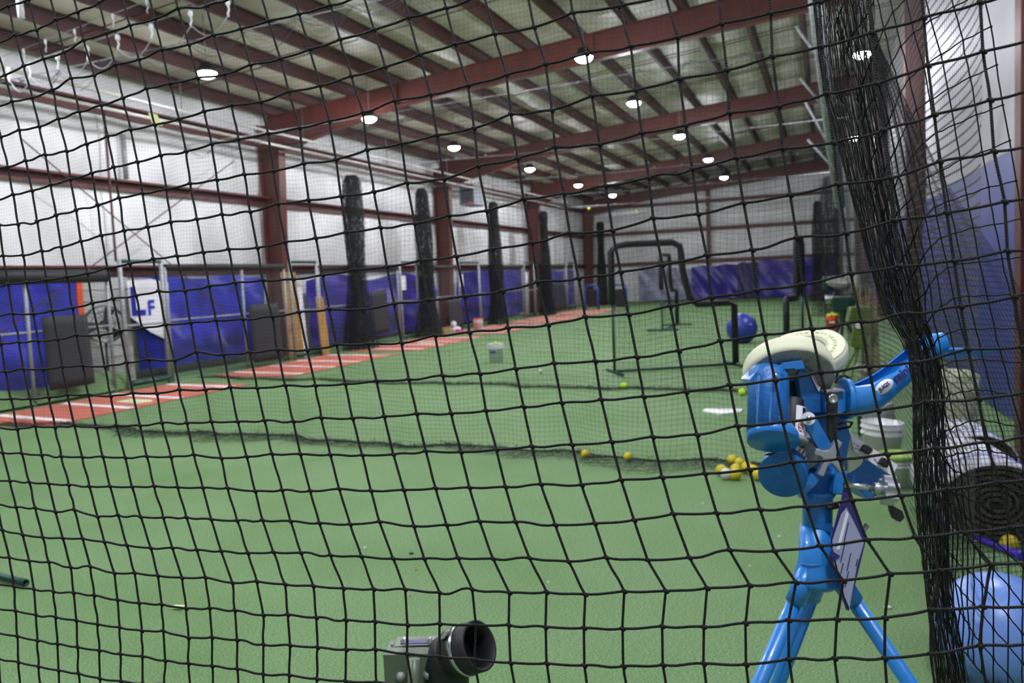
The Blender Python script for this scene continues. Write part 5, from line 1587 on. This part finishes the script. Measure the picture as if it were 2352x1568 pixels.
el = MB().lathe(cm, -nm, [(0.0, R * 0.86), (-0.002, R * 0.95), (0.0, R), (0.03, R * 1.0), (0.034, R * 0.99), (0.052, R * 0.99), (0.056, R * 1.0), (0.085, R * 0.98), (0.085, R * 0.8), (0.04, R * 0.86)], 48, closed=True).build('rubber_spout', BLACKR, sm)
MB().lathe(cm - nm * 0.036, -nm, [(0, R * 1.0), (0, R * 1.03), (0.014, R * 1.03), (0.014, R * 1.0)], 48, closed=True).build('steel_band', CHROME, el)
q0 = cm - nm * 0.075
MB().tube([q0, q0 - nm * 0.02 - EYV * 0.004, q0 - nm * 0.035 - EYV * 0.022, q0 - nm * 0.038 - EYV * 0.06, q0 - nm * 0.036 - EYV * 0.16], [R * 0.96] * 5, 32).build('elbow_pipe', BLACKR, el)
sc_p = cm - nm * 0.043 + dirv(-0.75, 0.62, 0.2) * R * 1.12
MB().boxb(sc_p, nm * 0.008, dirv(0.5, 0.8, 0) * 0.012, EZ * 0.007).build('clamp_screw', CHROME, el, bevel=0.002)
MB().prism([B(1018, 1498, 0.02), B(1052, 1462, 0.02), B(1052, 1480, 0.02), B(1030, 1500, 0.02)], EZ * 0.01).build('spout_bracket', BLACKR, body)
top = B(960, 1660, -0.04)
for f_ in ((-0.3, 0.1), (0.25, 0.15), (0.0, -0.3)):
    MB().tube([top, V((top.x + f_[0], top.y + 0.25 + f_[1], 0.015))], 0.014, 10).build('leg', OLIVE, sm)

# ------------------------------------------------------------------ the near net, a hanging sheet 0.8 to 1.2 m from the lens
rows = {}
for ln in NET.strip().split('\n'):
    q = ln.split()
    j, i0 = int(q[0]), int(q[1])
    for k, s in enumerate(q[2:]):
        x, y = s.split(',')
        rows[(i0 + k, j)] = (float(x), float(y))


def with_knots(vv, ff, uu, kb):
    n0 = len(vv)
    kv = np.array(kb.v)
    kf = np.array(kb.f) + n0
    return np.concatenate([vv, kv]), np.concatenate([ff, kf]), np.concatenate([uu, np.tile([0.1, 0.1, 0.1, 0.3, 0.3, 0.3, 0.3, 0.1], (len(kf), 1))])


def near_pt(x, y):
    """hit the gently slanting plane in which the net hangs"""
    # depth d with d = 0.955 - 0.335 * lateral
    tx = (x - 1176) / FPX
    d = 0.955 / (1 + 0.335 * tx)
    return at(x, y, d)


r_ = np.random.default_rng(4)
node = {}
for (i, j), (x, y) in rows.items():
    p = near_pt(x, y)
    node[(i, j)] = np.array(p + _y * r_.normal(0, 0.0015))

# the sheet carries on past the frame: lower down, and out to the right
for _ in range(9):
    for i in sorted({a for a, _b in node}):
        jm = max(j for a, j in node if a == i)
        if jm < 25:
            p = node[(i, jm)] - node[(i, jm - 3)]
            node[(i, jm + 1)] = node[(i, jm)] + np.array([p[0] / 3 * 0.5 + r_.normal(0, 0.0015), p[1] / 3 * 0.3, -0.0435])
for _ in range(10):
    for j in sorted({b for _a, b in node}):
        im = max(a for a, b in node if b == j)
        if im < 22 and (im - 3, j) in node:
            p = (node[(im, j)] - node[(im - 3, j)]) / 3
            p = p / np.linalg.norm(p) * 0.0445
            node[(im + 1, j)] = node[(im, j)] + p * np.array([1, 1, 0.6]) + r_.normal(0, 0.0012, 3)


def chain(keys, droop):
    pts = []
    for a, c in zip(keys, keys[1:]):
        P, Q = node[a], node[c]
        L = np.linalg.norm(Q - P)
        s1, s2 = r_.normal(0, 0.0006), r_.normal(0, 0.0005)
        for s in (0, 0.17, 0.34, 0.5, 0.66, 0.83):
            w = math.sin(math.pi * s)
            w2 = math.sin(2 * math.pi * s)
            pts.append(P + (Q - P) * s + np.array([0, s2 * w2, s1 * w2 - droop * w]))
    pts.append(node[keys[-1]])
    return np.array(pts)


net = thing('cage_net', 'large black knotted net close to the lens, sharp and covering the whole view', 'net', at(1176, 1568, 0.95) * 1.0)
lines = []
js = sorted({j for _, j in node})
is_ = sorted({i for i, _ in node})
for j in js:
    ks = [(i, j) for i in is_ if (i, j) in node]
    if len(ks) > 1:
        lines.append(chain(ks, 0.0009))
for i in is_:
    ks = [(i, j) for j in js if (i, j) in node]
    run = [ks[0]]
    for a, c in zip(ks, ks[1:]):
        if c[1] - a[1] == 1:
            run.append(c)
        else:
            if len(run) > 1:
                lines.append(chain(run, 0))
            run = [c]
    if len(run) > 1:
        lines.append(chain(run, 0))
vv, ff, uu = np_strands(lines, 0.00148, 8, pitch=0.0085)
kb = MB()
for (i, j), p in node.items():
    c = V(p)
    a = r_.normal(0, 0.25)
    kb.sphere(c + EZ * 0.0004, 0.0030, 10, 6, (1.05, 0.8, 0.85))
    kb.sphere(c + EX * 0.0014 * math.cos(a) - EYV * (0.0016 + 0.0006 * math.sin(a)) + EZ * 0.0006, 0.0021, 8, 5, (1.2, 0.8, 0.8))
    kb.sphere(c - EX * 0.0012 + EYV * 0.0009 + EZ * 0.0004, 0.0020, 8, 5, (1.3, 0.8, 0.8))
vv, ff, uu = with_knots(vv, ff, uu, kb)
np_obj('twine_mesh', vv, ff, uu, TWINE, net)

# ------------------------------------------------------------------ bunched second net at the right of the near net
CO = {3: [(2258, -20), (2276, 61), (2289, 149), (2303, 241), (2319, 323), (2334, 415), (2346, 502), (2362, 588), (2378, 672), (2392, 752), (2404, 833), (2414, 918), (2420, 994), (2424, 1070)],
      2: [(2190, 15), (2212, 92), (2228, 177), (2243, 263), (2256, 349), (2271, 429), (2284, 515), (2302, 594), (2321, 676), (2338, 755), (2352, 833), (2366, 910), (2378, 985), (2384, 1060)],
      1: [(2138, 46), (2161, 125), (2177, 204), (2192, 286), (2206, 367), (2220, 447), (2235, 522), (2249, 601), (2267, 678), (2285, 753), (2303, 828), (2323, 906), (2344, 980), (2350, 1052)],
      0: [(2099, 74), (2121, 149), (2136, 230), (2152, 304), (2165, 390), (2179, 461), (2195, 534), (2210, 604), (2225, 679), (2241, 755), (2258, 825), (2277, 897), (2295, 971), (2313, 1042)],
      -1: [(2069, 105), (2089, 179), (2105, 251), (2119, 328), (2133, 405), (2147, 474), (2161, 545), (2177, 614), (2191, 684), (2208, 755), (2228, 825), (2244, 894), (2257, 963), (2276, 1035)],
      -2: [(2048, 143), (2067, 212), (2083, 287), (2097, 355), (2110, 425), (2124, 496), (2138, 565), (2152, 632), (2163, 701), (2183, 762), (2196, 827), (2211, 899), (2228, 966), (2246, 1032)],
      -3: [(2033, 180), (2052, 251), (2067, 319), (2080, 388), (2094, 455), (2108, 522), (2122, 584), (2135, 652), (2143, 722), (2155, 775), (2165, 838), (2180, 905), (2195, 978), (2214, 1040)]}
BX = [(-200, 1925), (0, 1940), (200, 1957), (400, 1996), (600, 2040), (700, 2068), (800, 2118), (876, 2132), (1055, 2135), (1200, 2143), (1368, 2157), (1568, 2190), (1750, 2210)]
HW = [(-200, 85), (0, 68), (200, 62), (400, 52), (600, 48), (700, 44), (800, 33), (876, 36), (1055, 37), (1200, 35), (1368, 29), (1568, 34), (1750, 40)]
bx = lambda y: float(np.interp(y, [a for a, _ in BX], [c for _, c in BX]))
hw = lambda y: float(np.interp(y, [a for a, _ in HW], [c for _, c in HW]))
for k in CO:
    L = CO[k]
    up = [(L[0][0] - 18 * s, L[0][1] - 78 * s) for s in (3, 2, 1)]
    x0, y0 = L[-1]
    xe = {3: 2424, 2: 2384, 1: 2348, 0: 2316, -1: 2283, -2: 2255, -3: 2236}[k]
    dn = [(x0 + (xe - x0) * min(1, s / 4) + r_.normal(0, 1.2), y0 + 68 * s + 14 * min(s, 4) * (k + 1) * 0.55) for s in range(1, 9)]
    CO[k] = up + L + dn
for k in range(-4, -10, -1):
    prev = CO[k + 1]
    cur = []
    for n_, (x, y) in enumerate(prev):
        step = 14 * (0.9 ** (-4 - k)) * (1.0 if y > 700 else 0.9)
        lower = y > 1060
        yy = y + float(np.interp(y, [850, 1200], [20, -14])) + r_.normal(0, 5)
        xx = max(x - step + r_.normal(0, 2.2), bx(yy) - hw(yy) * 0.3)
        cur.append((xx, yy))
    CO[k] = cur


def L2(x, y, k=0):
    d = 1.02 + max(0, -k - 3) * 0.008 if k < 0 else 1.02 - 0.0 * k
    return np.array(at(x, y, d + 0.03))


gn = thing('bunched_net', 'black net bunched into a thick hanging fold just behind the near net at right', 'net', at(2150, 1568, 1.05))
lines = []
ks = sorted(CO)
n_r = len(CO[0])
for k in ks:
    P = [L2(x, y, k) for x, y in CO[k]]
    out = []
    for a, c in zip(P, P[1:]):
        wv = r_.normal(0, 0.0007)
        for s in (0, 0.33, 0.66):
            out.append(a + (c - a) * s + np.array(EX) * wv * math.sin(math.pi * s * 1.5))
    out.append(P[-1])
    lines.append(np.array(out))
for n_ in range(n_r):
    P = [L2(*CO[k][n_], k) for k in ks]
    out = []
    for a, c in zip(P, P[1:]):
        for s in (0, 0.33, 0.66):
            out.append(a + (c - a) * s - np.array([0, 0, 0.0012 * math.sin(math.pi * s * 1.5)]))
    out.append(P[-1])
    lines.append(np.array(out))
vv, ff, uu = np_strands(lines, 0.00092, 6, pitch=0.006)
kb = MB()
for k in ks:
    for x, y in CO[k]:
        kb.sphere(V(L2(x, y, k)), 0.0017, 7, 5, (1.2, 0.9, 1.0))
vv, ff, uu = with_knots(vv, ff, uu, kb)
np_obj('open_mesh', vv, ff, uu, TWINE, gn)

# the bunched cords proper
lines = []
NB = 66
grid_ = []
ys = np.arange(-170, 1740, 34.0)
for i in range(NB):
    u = (i + 0.5) / NB * 2 - 1
    ph, am = r_.uniform(0, 6.28), r_.uniform(1.5, 6)
    dep = 1.09 + 0.16 * math.sqrt(max(0, 1 - u * u)) * r_.uniform(-0.6, 1)
    xs = [bx(y) + hw(y) * (u + 0.06 * math.sin(y / 160 + ph)) + am * math.sin(y / 61 + ph * 2) * 0.5 + r_.normal(0, 1.7) for y in ys]
    pts = np.array([at(x, y, dep + 0.012 * math.sin(y / 90 + ph)) for x, y in zip(xs, ys)])
    grid_.append(pts)
    lines.append(pts)
for i in range(NB - 1):
    for n_ in range(1, len(ys) - 1):
        if r_.random() < 0.5:
            j = min(NB - 1, i + int(r_.integers(1, 3)))
            m_ = n_ + int(r_.integers(-1, 2))
            a, c = grid_[i][n_], grid_[j][m_]
            mid = (a + c) / 2 + np.array([0, 0, -r_.uniform(0.0, 0.008)])
            lines.append(np.array([a, mid, c]))
vv, ff, uu = np_strands(lines, 0.0005, 4, pitch=0.006)
np_obj('bunched_cords', vv, ff, uu, TWINE, gn)
# thin outer veil on the left of the bunch
lines = []
for i in range(16):
    u = -0.95 - 0.13 * (i / 26)
    ph = r_.uniform(0, 6.28)
    lines.append(np.array([at(bx(y) + hw(y) * (u * 1.02) * (0.94 + 0.1 * math.sin(y / 240 + 1)) + r_.normal(0, 1.2), y, 1.3) for y in ys]))
vv, ff, uu = np_strands(lines, 0.0005, 4, pitch=0.006)
np_obj('outer_cords', vv, ff, uu, TWINE, gn)

# fine net fanning out to the right wall, farther away
lines = []
xr = lambda y: float(np.interp(y, [60, 110, 250, 400, 520, 655, 900, 1300, 1750], [2008, 2022, 2092, 2170, 2256, 2352, 2500, 2640, 2750]))
xl = lambda y: float(np.interp(y, [60, 110, 400, 900, 1300, 1750], [1996, 2000, 2035, 2105, 2150, 2200]))
yy = np.arange(70, 1740, 13.0)
NK = 44
dpt = lambda x, y: 4.3 - 1.3 * min(1, max(0, (y - 700) / 900))
G = [[at(xl(y) + (xr(y) - xl(y)) * (k / NK) ** 1.05 + 1.5 * math.sin(y / 70 + k), y + 0.10 * (xr(y) - xl(y)) * (k / NK) * math.sin(y / 300), dpt(0, y) + 0.05 * math.sin(k * 0.7 + y / 150)) for y in yy] for k in range(NK + 1)]
for k in range(NK + 1):
    lines.append(np.array(G[k]))
for n_ in range(len(yy)):
    lines.append(np.array([G[k][n_] for k in range(NK + 1)]))
vv, ff, uu = np_strands(lines, 0.00155, 3)
np_obj('cage_net', vv, ff, uu, BLACKN, label='fine black net fanning out from the bunched net across the blue wall curtain', cat='net')
